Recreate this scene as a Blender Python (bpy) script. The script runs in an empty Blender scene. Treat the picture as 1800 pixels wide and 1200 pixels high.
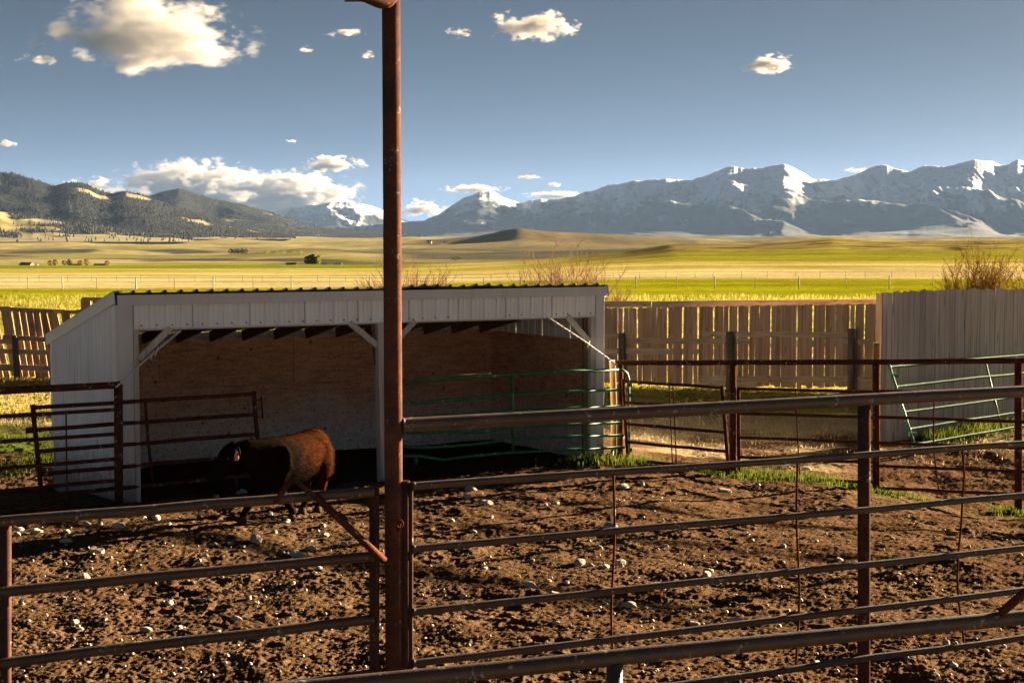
import bpy, math, random
import numpy as np
from mathutils import Vector, Matrix, Euler

# ------------------------------------------------------------------ camera, world, sun, exposure
scene = bpy.context.scene
F = 2700.0                       # focal length in photo pixels (photo 1800 x 1200)
CAMZ = 3.7
PITCH = math.atan(175.0 / F)
CAM = Vector((0, 0, CAMZ))
cd = bpy.data.cameras.new('camera'); cam = bpy.data.objects.new('camera', cd)
scene.collection.objects.link(cam)
cam.location = CAM
cam.rotation_euler = (math.pi / 2 - PITCH, 0, 0)
cd.sensor_width = 36.0; cd.lens = 36.0 * F / 1800.0
cd.clip_start = 0.1; cd.clip_end = 400000
scene.camera = cam
SUN_AZ = math.radians(37)        # from +x towards +y
SUN_EL = math.radians(9.5)
sun_dir = Vector((math.cos(SUN_AZ) * math.cos(SUN_EL), math.sin(SUN_AZ) * math.cos(SUN_EL), math.sin(SUN_EL)))
w = bpy.data.worlds.new('World'); scene.world = w; w.use_nodes = True
wn = w.node_tree; bg = wn.nodes['Background']
sky = wn.nodes.new('ShaderNodeTexSky'); sky.sky_type = 'NISHITA'; sky.sun_disc = False
sky.sun_elevation = SUN_EL; sky.sun_rotation = math.pi / 2 - SUN_AZ
sky.altitude = 1500; sky.air_density = 0.030; sky.dust_density = 0.08; sky.ozone_density = 0.8
wb = wn.nodes.new('ShaderNodeMix'); wb.data_type = 'RGBA'; wb.blend_type = 'MULTIPLY'; wb.inputs[0].default_value = 1.0
wb.inputs[7].default_value = (.96, .88, .59, 1)              # the photograph's white balance for the whole sky
wn.links.new(sky.outputs[0], wb.inputs[6]); wn.links.new(wb.outputs[2], bg.inputs[0]); bg.inputs[1].default_value = 0.06
sl = bpy.data.lights.new('sun', 'SUN'); sl.energy = 5.0; sl.angle = math.radians(0.53); sl.color = (1.0, 0.80, 0.50)
so = bpy.data.objects.new('sun', sl); scene.collection.objects.link(so)
so.rotation_euler = sun_dir.to_track_quat('Z', 'Y').to_euler()
so.location = (60, 45, 30)
vs = scene.view_settings
vs.view_transform = 'Standard'; vs.look = 'None'; vs.gamma = 1; vs.use_curve_mapping = False
vs.exposure = 3.42
cy = scene.cycles
cy.use_denoising = True
cy.max_bounces = 6; cy.diffuse_bounces = 5; cy.glossy_bounces = 3; cy.volume_bounces = 2; cy.transparent_max_bounces = 8
cy.volume_step_rate = 1.0; cy.volume_max_steps = 128

# ------------------------------------------------------------------ helpers
rnd = random.Random(7)
C = scene.collection
cp, sp = math.cos(PITCH), math.sin(PITCH)
def ray(px, py):
    dx = (px - 900) / F; dy = (600 - py) / F
    return Vector((dx, cp + dy * sp, -sp + dy * cp))
def P(px, py, Y):
    d = ray(px, py); return CAM + d * (Y / d.y)
def G(px, py, z=0.0):
    d = ray(px, py); return CAM + d * ((z - CAMZ) / d.z)
def ss(a, b, x):
    t = np.clip((x - a) / (b - a), 0, 1); return t * t * (3 - 2 * t)

_perm = {}
def noise2(x, y, seed=0):
    if seed not in _perm:
        r = np.random.RandomState(seed + 11)
        p = r.permutation(256); a = r.rand(256) * 2 * np.pi
        _perm[seed] = (np.concatenate([p, p]), np.cos(a), np.sin(a))
    p, gx, gy = _perm[seed]
    x = np.asarray(x, float); y = np.asarray(y, float)
    xi = np.floor(x).astype(int); yi = np.floor(y).astype(int)
    xf = x - xi; yf = y - yi
    u = xf ** 3 * (xf * (xf * 6 - 15) + 10); v = yf ** 3 * (yf * (yf * 6 - 15) + 10)
    xi &= 255; yi &= 255
    def g(ix, iy, fx, fy):
        h = p[(p[ix & 255] + iy) & 255]
        return gx[h] * fx + gy[h] * fy
    n00 = g(xi, yi, xf, yf); n10 = g(xi + 1, yi, xf - 1, yf)
    n01 = g(xi, yi + 1, xf, yf - 1); n11 = g(xi + 1, yi + 1, xf - 1, yf - 1)
    return (n00 * (1 - u) + n10 * u) * (1 - v) + (n01 * (1 - u) + n11 * u) * v
def fbm(x, y, o=4, seed=0, gain=.5):
    s = 0; a = 1
    for k in range(o):
        s = s + a * noise2(x * 2 ** k, y * 2 ** k, seed + k); a *= gain
    return s
def ridged(x, y, o=5, seed=0, gain=.5):
    s = 0; a = 1; t = 0
    for k in range(o):
        s = s + a * (1 - np.abs(noise2(x * 2 ** k, y * 2 ** k, seed + k)) * 2); t += a; a *= gain
    return s / t

ORG = {}
def org(o):
    while o is not None:
        if o.name in ORG: return ORG[o.name]
        o = o.parent
    return Vector((0, 0, 0))
def tag(o, label=None, cat=None, group=None, kind=None):
    if label: o['label'] = label
    if cat: o['category'] = cat
    if group: o['group'] = group
    if kind: o['kind'] = kind
    return o
def thing(name, label, cat, loc=(0, 0, 0), group=None):
    o = bpy.data.objects.new(name, None); C.objects.link(o)
    o.location = loc; o.empty_display_size = .2
    ORG[o.name] = Vector(loc)
    return tag(o, label, cat, group)
def grid_mesh(name, X, Y, Z, smooth=True):
    n, m = X.shape
    me = bpy.data.meshes.new(name)
    me.vertices.add(n * m)
    co = np.stack([X, Y, Z], -1).reshape(-1).astype(np.float32)
    me.vertices.foreach_set('co', co)
    idx = np.arange(n * m).reshape(n, m)
    q = np.stack([idx[:-1, :-1], idx[:-1, 1:], idx[1:, 1:], idx[1:, :-1]], -1).reshape(-1)
    nf = (n - 1) * (m - 1)
    me.loops.add(nf * 4); me.polygons.add(nf)
    me.loops.foreach_set('vertex_index', q.astype(np.int32))
    me.polygons.foreach_set('loop_start', (np.arange(nf) * 4).astype(np.int32))
    me.polygons.foreach_set('use_smooth', np.full(nf, smooth))
    me.update(calc_edges=True); me.validate()
    return me
def set_col(me, rgb, name='Col'):
    a = me.color_attributes.new(name, 'FLOAT_COLOR', 'POINT')
    n = rgb.shape[0]
    buf = np.ones((n, 4), np.float32); buf[:, :3] = rgb
    a.data.foreach_set('color', buf.reshape(-1))
def tri_mesh(name, V, T):
    me = bpy.data.meshes.new(name)
    V = np.asarray(V, np.float32); T = np.asarray(T, np.int32)
    me.vertices.add(len(V)); me.vertices.foreach_set('co', V.reshape(-1))
    nf = len(T)
    me.loops.add(nf * 3); me.polygons.add(nf)
    me.loops.foreach_set('vertex_index', T.reshape(-1))
    me.polygons.foreach_set('loop_start', (np.arange(nf) * 3).astype(np.int32))
    me.update(calc_edges=True); me.validate()
    return me

class MB:
    def __init__(s): s.v = []; s.f = []; s.sm = []
    def box(s, p0, p1, wid, hei, up=(0, 0, 1)):
        """bar from p0 to p1, section wid (sideways) x hei (along up)"""
        p0 = Vector(p0); p1 = Vector(p1); d = (p1 - p0).normalized(); up = Vector(up)
        side = d.cross(up)
        if side.length < 1e-6: side = d.cross(Vector((1, 0, 0)))
        side.normalize(); up = side.cross(d).normalized()
        b = len(s.v)
        for p in (p0, p1):
            for a, c in ((-1, -1), (1, -1), (1, 1), (-1, 1)):
                s.v.append(p + side * (a * wid / 2) + up * (c * hei / 2))
        for q in ((0, 1, 2, 3), (7, 6, 5, 4), (0, 4, 5, 1), (1, 5, 6, 2), (2, 6, 7, 3), (3, 7, 4, 0)):
            s.f.append(tuple(b + i for i in q)); s.sm.append(False)
        return s
    def tube(s, pts, r, seg=10, caps=True):
        pts = [Vector(p) for p in pts]; n = len(pts)
        rs = r if isinstance(r, (list, tuple)) else [r] * n
        b = len(s.v); ref = None
        for i, p in enumerate(pts):
            d = (pts[min(i + 1, n - 1)] - pts[max(i - 1, 0)]).normalized()
            if ref is None:
                ref = Vector((0, 0, 1)) if abs(d.z) < .9 else Vector((1, 0, 0))
            x = d.cross(ref).normalized(); y = x.cross(d).normalized(); ref = y
            for k in range(seg):
                a = 2 * math.pi * k / seg
                s.v.append(p + (x * math.cos(a) + y * math.sin(a)) * rs[i])
        for i in range(n - 1):
            for k in range(seg):
                k2 = (k + 1) % seg
                s.f.append((b + i * seg + k, b + i * seg + k2, b + (i + 1) * seg + k2, b + (i + 1) * seg + k)); s.sm.append(True)
        if caps:
            s.f.append(tuple(b + k for k in range(seg))[::-1]); s.sm.append(False)
            s.f.append(tuple(b + (n - 1) * seg + k for k in range(seg))); s.sm.append(False)
        return s
    def poly(s, pts, faces, smooth=False):
        b = len(s.v); s.v += [Vector(p) for p in pts]
        for f in faces: s.f.append(tuple(b + i for i in f)); s.sm.append(smooth)
        return s
    def build(s, name, m, parent=None, o=None):
        og = org(parent) if parent is not None else (Vector(o) if o is not None else Vector((0, 0, 0)))
        me = bpy.data.meshes.new(name)
        me.from_pydata([tuple(v - og) for v in s.v], [], s.f)
        me.polygons.foreach_set('use_smooth', s.sm)
        if m: me.materials.append(m)
        me.update()
        ob = bpy.data.objects.new(name, me); C.objects.link(ob)
        if parent is not None: ob.parent = parent
        else:
            ob.location = og; ORG[ob.name] = og
        return ob
def link_mesh(name, me, m=None, parent=None):
    if m: me.materials.append(m)
    o = bpy.data.objects.new(name, me); C.objects.link(o)
    if parent is not None: o.parent = parent
    return o

# ------------------------------------------------------------------ materials
class NT:
    def __init__(s, name):
        s.m = bpy.data.materials.new(name); s.m.use_nodes = True
        s.t = s.m.node_tree; s.b = s.t.nodes['Principled BSDF']; s.out = s.t.nodes['Material Output']
    def n(s, typ, **kw):
        nd = s.t.nodes.new('ShaderNode' + typ)
        for k, v in kw.items(): setattr(nd, k, v)
        return nd
    def l(s, a, b): s.t.links.new(a, b)
    def setv(s, sock, v):
        if hasattr(v, 'is_output') or hasattr(v, 'node'): s.l(v, sock)
        else: sock.default_value = v
    def math(s, op, a, b=None, c=None, clamp=False):
        nd = s.n('Math', operation=op, use_clamp=clamp)
        s.setv(nd.inputs[0], a)
        if b is not None: s.setv(nd.inputs[1], b)
        if c is not None: s.setv(nd.inputs[2], c)
        return nd.outputs[0]
    def vmath(s, op, a, b=None):
        nd = s.n('VectorMath', operation=op); s.setv(nd.inputs[0], a)
        if b is not None: s.setv(nd.inputs[1], b)
        return nd.outputs['Value'] if op in ('LENGTH', 'DOT_PRODUCT') else nd.outputs[0]
    def mix(s, f, a, b, blend='MIX'):
        nd = s.n('Mix', data_type='RGBA', blend_type=blend)
        s.setv(nd.inputs[0], f)
        for i, v in ((6, a), (7, b)):
            if isinstance(v, tuple): nd.inputs[i].default_value = v + (1,) if len(v) == 3 else v
            else: s.l(v, nd.inputs[i])
        return nd.outputs[2]
    def noise(s, vec, scale, detail=3, rough=.5, out='Fac', dist=0):
        nd = s.n('TexNoise'); nd.inputs['Scale'].default_value = scale
        nd.inputs['Detail'].default_value = detail; nd.inputs['Roughness'].default_value = rough
        nd.inputs['Distortion'].default_value = dist
        if vec is not None: s.l(vec, nd.inputs['Vector'])
        return nd.outputs[out]
    def ramp(s, fac, *stops):
        nd = s.n('ValToRGB'); e = nd.color_ramp.elements
        while len(e) < len(stops): e.new(.5)
        for el, (p, c) in zip(e, stops):
            el.position = p; el.color = (c, c, c, 1) if isinstance(c, (int, float)) else tuple(c) + (1,)
        s.l(fac, nd.inputs[0]); return nd.outputs[0]
    def coord(s, kind='Object'):
        return s.n('TexCoord').outputs[kind]
    def pos(s): return s.n('NewGeometry').outputs['Position']
    def mapv(s, vec, scale=(1, 1, 1), loc=None):
        nd = s.n('Mapping'); nd.inputs['Scale'].default_value = scale
        s.l(vec, nd.inputs['Vector'])
        if loc is not None: s.l(loc, nd.inputs['Location'])
        return nd.outputs[0]
    def bump(s, h, strength=.5, dist=.01, normal=None):
        nd = s.n('Bump'); nd.inputs['Strength'].default_value = strength; nd.inputs['Distance'].default_value = dist
        s.l(h, nd.inputs['Height'])
        if normal is not None: s.l(normal, nd.inputs['Normal'])
        s.l(nd.outputs[0], s.b.inputs['Normal']); return nd.outputs[0]
    def base(s, c):
        if isinstance(c, tuple): s.b.inputs['Base Color'].default_value = c + (1,)
        else: s.l(c, s.b.inputs['Base Color'])
        return s
    def rough(s, r):
        s.setv(s.b.inputs['Roughness'], r); return s
    def metal(s, r):
        s.setv(s.b.inputs['Metallic'], r); return s

def m_rust(name, dark, light, spots=.6, spec=.4):
    t = NT(name); p = t.pos()
    n1 = t.noise(p, 6, 5, .65); n2 = t.noise(p, 60, 3, .6); n3 = t.noise(t.mapv(p, (14, 14, 40)), 1, 3, .6)
    c = t.mix(t.ramp(n1, (.38, 0), (.66, 1)), dark, light)
    c = t.mix(t.ramp(n2, (.42, 0), (.75, .55)), c, tuple(x * .45 for x in dark))
    sc = t.math('MULTIPLY', t.ramp(t.noise(p, 9, 2, .5), (.60, 0), (.66, 1)), t.ramp(t.noise(p, 38, 2, .5), (.55, 0), (.6, 1)))
    c = t.mix(t.math('MULTIPLY', sc, spots), c, (.75, .75, .75))
    t.base(c); t.rough(t.ramp(n3, (.3, .42), (.75, .68)))
    t.b.inputs['Specular IOR Level'].default_value = spec
    t.bump(t.math('ADD', n2, n1), .35, .004)
    return t.m
RUST = m_rust('rusty_pipe', (.058, .026, .021), (.120, .040, .021), .35, 0.0)
RUSTP = m_rust('rusty_post', (.050, .030, .028), (.095, .042, .028), .2, 0.0)
POLEM = m_rust('rust_brown_pole', (.070, .036, .032), (.125, .052, .032), .12, 0.0)
RUSTN = m_rust('worn_heavy_pipe', (.040, .025, .024), (.090, .040, .026), .25, .6)
GREEN = m_rust('green_paint', (.012, .105, .038), (.020, .165, .060), 0.9)

def m_sheet(name, col, dirt):
    t = NT(name); p = t.pos()
    n = t.noise(t.mapv(p, (2.5, 2.5, .7)), 1, 5, .6); n2 = t.noise(p, 30, 2)
    c = t.mix(t.ramp(n, (.42, 0), (.75, .55)), col, dirt)
    sep = t.n('SeparateXYZ'); t.l(p, sep.inputs[0]); n4 = t.noise(p, 7, 5, .7); n5 = t.noise(t.mapv(p, (16, 16, .8)), 1, 3, .6)
    low = t.math('ADD', sep.outputs['Z'], t.math('MULTIPLY', t.math('SUBTRACT', n4, .5), 1.5))
    c = t.mix(t.ramp(low, (.05, .8), (.65, 0)), c, (.22, .15, .095))
    c = t.mix(t.ramp(n5, (.60, 0), (.80, .55)), c, (.33, .27, .21))
    t.base(c); t.rough(.42); t.bump(t.math('ADD', n2, t.math('MULTIPLY', n, 2.0)), .12, .01); return t.m
SHEET = m_sheet('white_steel_sheet', (.82, .83, .86), (.66, .64, .61))
TRIM = m_sheet('grey_steel_trim', (.56, .57, .60), (.44, .43, .42))
ROOFM = m_sheet('dark_roof_sheet', (.16, .16, .17), (.10, .085, .07))

def m_wood(name, c1, c2, c3, grain_axis=2, dark=.35):
    t = NT(name); oi = t.n('ObjectInfo')
    sc = [26, 26, 26]; sc[grain_axis] = 1.6
    off = t.vmath('SCALE', oi.outputs['Location']); off.node.inputs[3].default_value = 7.3
    v = t.mapv(t.coord('Object'), tuple(sc), None)
    v = t.vmath('ADD', v, off)
    g = t.noise(v, 1, 5, .65, dist=.4)
    sc2 = [5, 5, 5]; sc2[grain_axis] = .9
    g2 = t.noise(t.vmath('ADD', t.mapv(t.coord('Object'), tuple(sc2)), off), 1, 3, .6)
    c = t.mix(oi.outputs['Random'], c1, c2)
    c = t.mix(t.ramp(g2, (.4, 0), (.7, .8)), c, c3)
    c = t.mix(t.ramp(g, (.45, 0), (.72, .8)), c, tuple(x * dark for x in c1))
    kn = t.n('TexVoronoi'); kn.inputs['Scale'].default_value = 1.0
    sk = [9, 9, 9]; sk[grain_axis] = 3.0
    t.l(t.vmath('ADD', t.mapv(t.coord('Object'), tuple(sk)), off), kn.inputs['Vector'])
    c = t.mix(t.ramp(kn.outputs['Distance'], (.10, .8), (.17, 0)), c, tuple(x * .3 for x in c1))
    t.base(c); t.rough(.9); t.b.inputs['Specular IOR Level'].default_value = .05; t.bump(g, .5, .006)
    return t.m
PLANK = m_wood('brown_weathered_plank', (.40, .255, .17), (.26, .15, .092), (.47, .345, .255))
GPLANK = m_wood('grey_weathered_plank', (.46, .44, .45), (.30, .28, .285), (.52, .47, .45))
RAILW = m_wood('weathered_rail_wood', (.42, .30, .22), (.34, .235, .165), (.50, .40, .31), 0)
POSTW = m_wood('dark_treated_post', (.12, .10, .075), (.10, .085, .065), (.15, .13, .10))
YPOST = m_wood('yellow_wood_post', (.20, .125, .05), (.19, .115, .045), (.24, .16, .07))
WHITEW = m_wood('whitewashed_timber', (.46, .43, .40), (.42, .39, .36), (.55, .52, .49), 2, .55)
DARKIN = NT('dark_opening'); DARKIN.base((.02, .02, .02)).rough(.9)
RAFTER = m_wood('brown_rafter', (.20, .115, .065), (.16, .09, .05), (.22, .14, .09), 1)

def m_ply():
    t = NT('stained_plywood'); p = t.pos(); oi = t.n('ObjectInfo')
    sep = t.n('SeparateXYZ'); t.l(p, sep.inputs[0])
    n1 = t.noise(t.mapv(p, (1.1, 1.1, 1.6)), 1, 6, .68); n2 = t.noise(t.mapv(p, (9, 9, 9)), 1, 5, .7); n3 = t.noise(t.mapv(p, (3, 3, 22)), 1, 4, .6, dist=.6)
    # dried mud and rubbing stain along the bottom: wear with its own ragged edge
    hgt = t.math('ADD', sep.outputs['Z'], t.math('MULTIPLY', t.math('SUBTRACT', n1, .5), 1.1))
    low = t.ramp(hgt, (.30, 1), (.62, .55), (1.0, 0))
    c = t.mix(oi.outputs['Random'], (.62, .305, .155), (.70, .37, .20))
    c = t.mix(t.ramp(n3, (.42, 0), (.66, .75)), c, (.30, .125, .06))
    c = t.mix(t.ramp(n1, (.45, 0), (.75, .7)), c, (.72, .44, .26))
    c = t.mix(t.math('MULTIPLY', low, t.ramp(n2, (.30, .3), (.62, 1))), c, (.78, .70, .62))
    kn = t.n('TexVoronoi'); kn.inputs['Scale'].default_value = 2.6; t.l(p, kn.inputs['Vector'])
    c = t.mix(t.ramp(kn.outputs['Distance'], (.06, .85), (.10, 0)), c, (.05, .025, .015))
    c = t.mix(t.ramp(t.noise(p, 22, 3, .6), (.55, 0), (.68, .7)), c, (.10, .055, .035))
    t.base(c); t.rough(.8); t.bump(n2, .3, .006); return t.m
PLY = m_ply()

def m_mud():
    t = NT('churned_mud'); p = t.pos()
    at = t.n('VertexColor', layer_name='Col'); sp_ = t.n('SeparateColor'); t.l(at.outputs[0], sp_.inputs[0])
    n1 = t.noise(p, 1.3, 5, .6); n2 = t.noise(p, 16, 5, .7); n3 = t.noise(p, 70, 3, .7)
    mud = t.mix(t.ramp(n2, (.35, 0), (.68, 1)), (.056, .033, .021), (.160, .094, .052))
    mud = t.mix(t.ramp(n1, (.42, 0), (.66, .7)), mud, (.040, .019, .009))
    mud = t.mix(t.ramp(n3, (.60, 0), (.70, .8)), mud, (.26, .165, .09))
    straw = t.mix(t.ramp(n2, (.3, 0), (.7, 1)), (.20, .15, .08), (.40, .31, .18))
    straw = t.mix(t.ramp(n3, (.5, 0), (.7, .7)), straw, (.10, .07, .04))
    grass = t.mix(n2, (.055, .075, .012), (.11, .14, .025))
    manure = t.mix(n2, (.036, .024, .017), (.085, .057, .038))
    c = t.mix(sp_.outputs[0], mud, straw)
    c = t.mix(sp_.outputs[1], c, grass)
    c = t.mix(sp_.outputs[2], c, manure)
    t.base(c); t.rough(1.0); t.b.inputs['Specular IOR Level'].default_value = 0
    t.bump(t.math('ADD', t.noise(p, 40, 4, .7), t.math('MULTIPLY', n3, .6)), .8, .02)
    return t.m
MUD = m_mud()

def grass_shader(t, col, fine=25.0, transl=.45, vert=.55, rough=.9):
    """upright blades: normals scattered round the horizon, part of the light passing through the blade"""
    p = t.pos()
    nz = t.noise(p, fine, 2, .6, out='Color')
    v = t.vmath('SUBTRACT', nz, (.5, .5, .5))
    v = t.vmath('MULTIPLY', v, (6.0, 6.0, 0.0))
    v = t.vmath('ADD', v, (0, 0, vert)); v = t.vmath('NORMALIZE', v)
    d = t.n('BsdfDiffuse'); tr = t.n('BsdfTranslucent'); mx = t.n('MixShader')
    mx.inputs[0].default_value = transl
    for b in (d, tr):
        t.l(col, b.inputs['Color']); t.l(v, b.inputs['Normal'])
    t.l(d.outputs[0], mx.inputs[1]); t.l(tr.outputs[0], mx.inputs[2])
    t.l(mx.outputs[0], t.out.inputs['Surface'])
def m_field():
    t = NT('pasture_and_fields'); p = t.pos()
    at = t.n('VertexColor', layer_name='Col')
    sx = t.mapv(p, (.02, .05, 0)); n0 = t.noise(sx, 1, 5, .6)
    n1 = t.noise(t.mapv(p, (.25, .6, 0)), 1, 4, .65); n2 = t.noise(t.mapv(p, (1.6, 3.2, 0)), 1, 3, .7)
    k = t.math('ADD', t.math('MULTIPLY', n0, .7), t.math('ADD', t.math('MULTIPLY', n1, .6), t.math('MULTIPLY', n2, .5)))
    k = t.ramp(k, (.60, .55), (.90, 1.0), (1.2, 1.5))
    c = t.mix(1.0, at.outputs[0], k, 'MULTIPLY')
    grass_shader(t, c, 6.0, .45, .3)
    return t.m
FIELD = m_field()

def m_blade(name, c1, c2, tr_=.5):
    t = NT(name); n = t.noise(t.pos(), 3.0, 3, .6); n2 = t.noise(t.pos(), 60, 1)
    c = t.mix(t.ramp(t.math('ADD', n, t.math('MULTIPLY', t.math('SUBTRACT', n2, .5), .8)), (.35, 0), (.65, 1)), c1, c2)
    d = t.n('BsdfDiffuse'); tr = t.n('BsdfTranslucent'); mx = t.n('MixShader'); mx.inputs[0].default_value = tr_
    t.l(c, d.inputs[0]); t.l(c, tr.inputs[0]); t.l(d.outputs[0], mx.inputs[1]); t.l(tr.outputs[0], mx.inputs[2])
    t.l(mx.outputs[0], t.out.inputs['Surface']); return t.m
BLADE = m_blade('green_grass_blades', (.035, .052, .008), (.095, .105, .016))
DRY = m_blade('dry_straw_blades', (.30, .22, .11), (.42, .33, .19), .4)
YEL = m_blade('yellowing_grass_blades', (.15, .16, .025), (.30, .24, .07), .5)

def m_stone():
    t = NT('pale_field_stone'); o = t.coord('Object'); oi = t.n('ObjectInfo')
    v = t.vmath('ADD', o, oi.outputs['Location'])
    n = t.noise(v, 9, 5, .65); n2 = t.noise(v, 45, 3, .6)
    c = t.mix(oi.outputs['Random'], (.50, .43, .35), (.36, .32, .27))
    c = t.mix(t.ramp(n, (.42, 0), (.65, .75)), c, (.19, .13, .08))
    c = t.mix(t.ramp(n2, (.45, 0), (.7, .5)), c, (.52, .48, .42))
    t.base(c); t.rough(.9); t.b.inputs['Specular IOR Level'].default_value = 0; t.bump(n, .6, .02); return t.m
STONE = m_stone()

# ------------------------------------------------------------------ terrain height
def zyard(x, y):
    x = np.asarray(x, float); y = np.asarray(y, float)
    z = -0.36 * ss(4.6, 7.4, x) * (1 - ss(24.6, 28.5, y)) * ss(20.5, 23.2, y) - 0.12 * ss(1.6, 4.0, x) * (1 - ss(27.5, 31, y)) * ss(18, 23, y)
    z = z - 0.33 * (1 - ss(-7.4, -5.7, x)) * np.exp(-((y - 24.6) / 2.2) ** 2)
    return z
def zg(x, y): return float(zyard(x, y))

# ---- large terrain (fields, valley, far plain) on a fan of columns that widens with distance
crest_u = np.array([-900, 0, 300, 700, 900, 1000, 1100, 1180, 1240, 1320, 1400, 1460, 1540, 1650, 1800, 2700])
crest_y = np.array([468, 466, 466, 464, 459, 452, 441, 429, 431, 430, 424, 419, 424, 425, 421, 420])
def terrain(u, D):
    """u: bearing as photo column, D: metres from the viewpoint. returns z"""
    X = (u - 900) / F * D
    w_ = ss(700, 1250, u)
    Dl = [0, 45, 100, 162, 250, 400, 600, 1000, 1250, 1700, 2500, 4000, 6000, 8000, 12000, 40000]
    zl = [0, 0, -.3, -1.2, -2.4, -4.5, -7.2, -13.0, -30, -34, -32, -26, 0, 20, 30, 40]
    zr = [0, 0, -.3, -1.2, -1.8, -2.2, 0, 0, -30, -34, -32, -26, 0, 20, 30, 40]
    lD = np.log(D + 1); 
    a = np.interp(lD, np.log(np.array(Dl) + 1), zl); b = np.interp(lD, np.log(np.array(Dl) + 1), zr)
    cy_ = np.interp(u, crest_u, crest_y)
    zc = CAMZ - (cy_ - 425) * 760 / F
    hill = ss(400, 760, D) * (1 - ss(780, 1150, D))
    b = np.where((D > 400) & (D < 1250), -2.2 * (1 - ss(400, 560, D)) + zc * hill - 30 * ss(820, 1250, D), b)
    zcl = CAMZ - (cy_ - 425) * 1000 / F
    a = a + (zcl + 13.0) * ss(500, 1000, D) * (1 - ss(1000, 1400, D))
    z = a * (1 - w_) + b * w_
    # rolling ground
    amp = ss(60, 300, D) * .25 + ss(1300, 2500, D) * 7 + ss(3000, 6000, D) * 14
    z = z + amp * fbm(X / 700, D / 420, 4, 3)
    z = z + .05 * ss(40, 60, D) * fbm(X / 3, D / 3, 3, 9)
    # knoll far behind the fields, and low ridges
    ku = 910; kx = (u - ku) / F * D
    z = z + 52 * np.exp(-((D - 5600) / 520) ** 2) * (np.exp(-np.abs(kx / 120) ** 1.3) * .55 + np.exp(-(np.abs(kx - 160) / 420) ** 1.6) * .7)
    kx2 = (u - 1195) / F * D
    z = z + 14 * np.exp(-((D - 3600) / 420) ** 2) * np.exp(-(kx2 / 330) ** 2)
    kx3 = (u - 540) / F * D
    z = z + 15 * np.exp(-((D - 3600) / 300) ** 2) * np.exp(-(kx3 / 130) ** 2)
    z = z + 12 * np.exp(-((D - 3000) / 300) ** 2) * np.exp(-(((u - 610) / F * D) / 150) ** 2)
    return z
def zt(x, y):
    u = x / y * F + 900
    return float(terrain(np.array([u]), np.array([float(y)]))[0])

us = np.linspace(-1500, 3300, 640)
Ds = np.concatenate([np.linspace(33.0, 120, 90)[:-1], np.exp(np.linspace(math.log(120), math.log(13000), 330))])
U, D = np.meshgrid(us, Ds)
Zt = terrain(U, D); Xt = (U - 900) / F * D
me = grid_mesh('pasture_ground', Xt, D, Zt)
col = np.zeros(U.shape + (3,))
def put(mask, c):
    global col
    mask = np.clip(mask, 0, 1)[..., None]; col = col * (1 - mask) + np.array(c) * mask
wob = fbm(Xt / 60, D / 40, 3, 21); wob2 = fbm(Xt / 220, D / 120, 4, 31); wob3 = fbm(Xt / 1200, D / 420, 4, 41)
GREENF = (.36, .355, .012); STRAW = (.78, .63, .31); OLIVE = (.20, .185, .035); YGREEN = (.46, .41, .04)
SAGE = (.32, .26, .115); TAN = (.60, .49, .23); SAGE_SHADE = (.13, .115, .075)
put(np.ones_like(U), YGREEN)
put(ss(112, 122, D + wob * 10) * (1 - ss(222, 230, D + wob * 4)), GREENF)
gb = 160 + 62 * ss(500, 900, U)
put(ss(-14, 14, D + wob * 14 - gb) * (1 - ss(300, 390, D + wob * 60)), STRAW)
mid = ss(330, 360, D + wob * 30) * (1 - ss(1100, 1150, D))
put(mid, (.56, .48, .10)); put(mid * ss(.05, .25, wob2 + .15 * np.sin(D / 26)), (.74, .59, .25)); put(mid * ss(.02, .2, -wob2 - .1), (.38, .36, .035))
put(mid * ss(640, 700, D) * (1 - ss(650, 900, U)), (.27, .31, .018))
hr = ss(980, 1150, U) * ss(470, 520, D + wob2 * 60) * (1 - ss(1100, 1150, D))
put(hr, (.38, .30, .095)); put(hr * ss(0, .3, wob2 + wob * .4), (.56, .46, .10)); put(hr * ss(.12, .3, fbm(Xt / 25, D / 18, 3, 51)), (.10, .085, .035))
far = ss(1100, 1200, D)
put(far, SAGE); put(far * ss(-.1, .2, wob3), TAN); put(far * ss(.18, .35, fbm(Xt / 700, D / 260, 3, 61)), (.42, .40, .08))
put(far * ss(.1, .3, fbm(Xt / 500, D / 500, 4, 71)) * (1 - ss(5000, 6500, D)), SAGE_SHADE)  # cloud-shadow patches on the far plain, painted as a dark sage colour
put(far * ss(4200, 5200, D) * (1 - ss(500, 700, U)), (.60, .50, .20))
put(np.exp(-((D - 5500) / 900) ** 2) * ss(720, 860, U) * (1 - ss(1100, 1250, U)), (.30, .225, .115)); put(far * ss(1500, 2000, D) * (1 - ss(4300, 5000, D)) * ss(600, 760, U) * (1 - ss(1250, 1400, U)) * ss(-.15, .15, wob3 + .1), (.15, .135, .085))  # brown knoll, then the valley's cloud-shadow band painted in as dark ground
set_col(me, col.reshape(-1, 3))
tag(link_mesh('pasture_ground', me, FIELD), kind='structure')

# ground all around and behind the viewpoint, just under the pens
b = MB(); b.poly([(-9000, -9000, -1.2), (9000, -9000, -1.2), (9000, 60, -1.2), (-9000, 60, -1.2)], [(0, 1, 2, 3)])
gm = NT('dull_pasture'); gm.base(gm.mix(gm.noise(gm.pos(), .4, 4), (.12, .10, .05), (.2, .17, .08))); gm.rough(.95)
tag(b.build('ground', gm.m), kind='structure')

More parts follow.
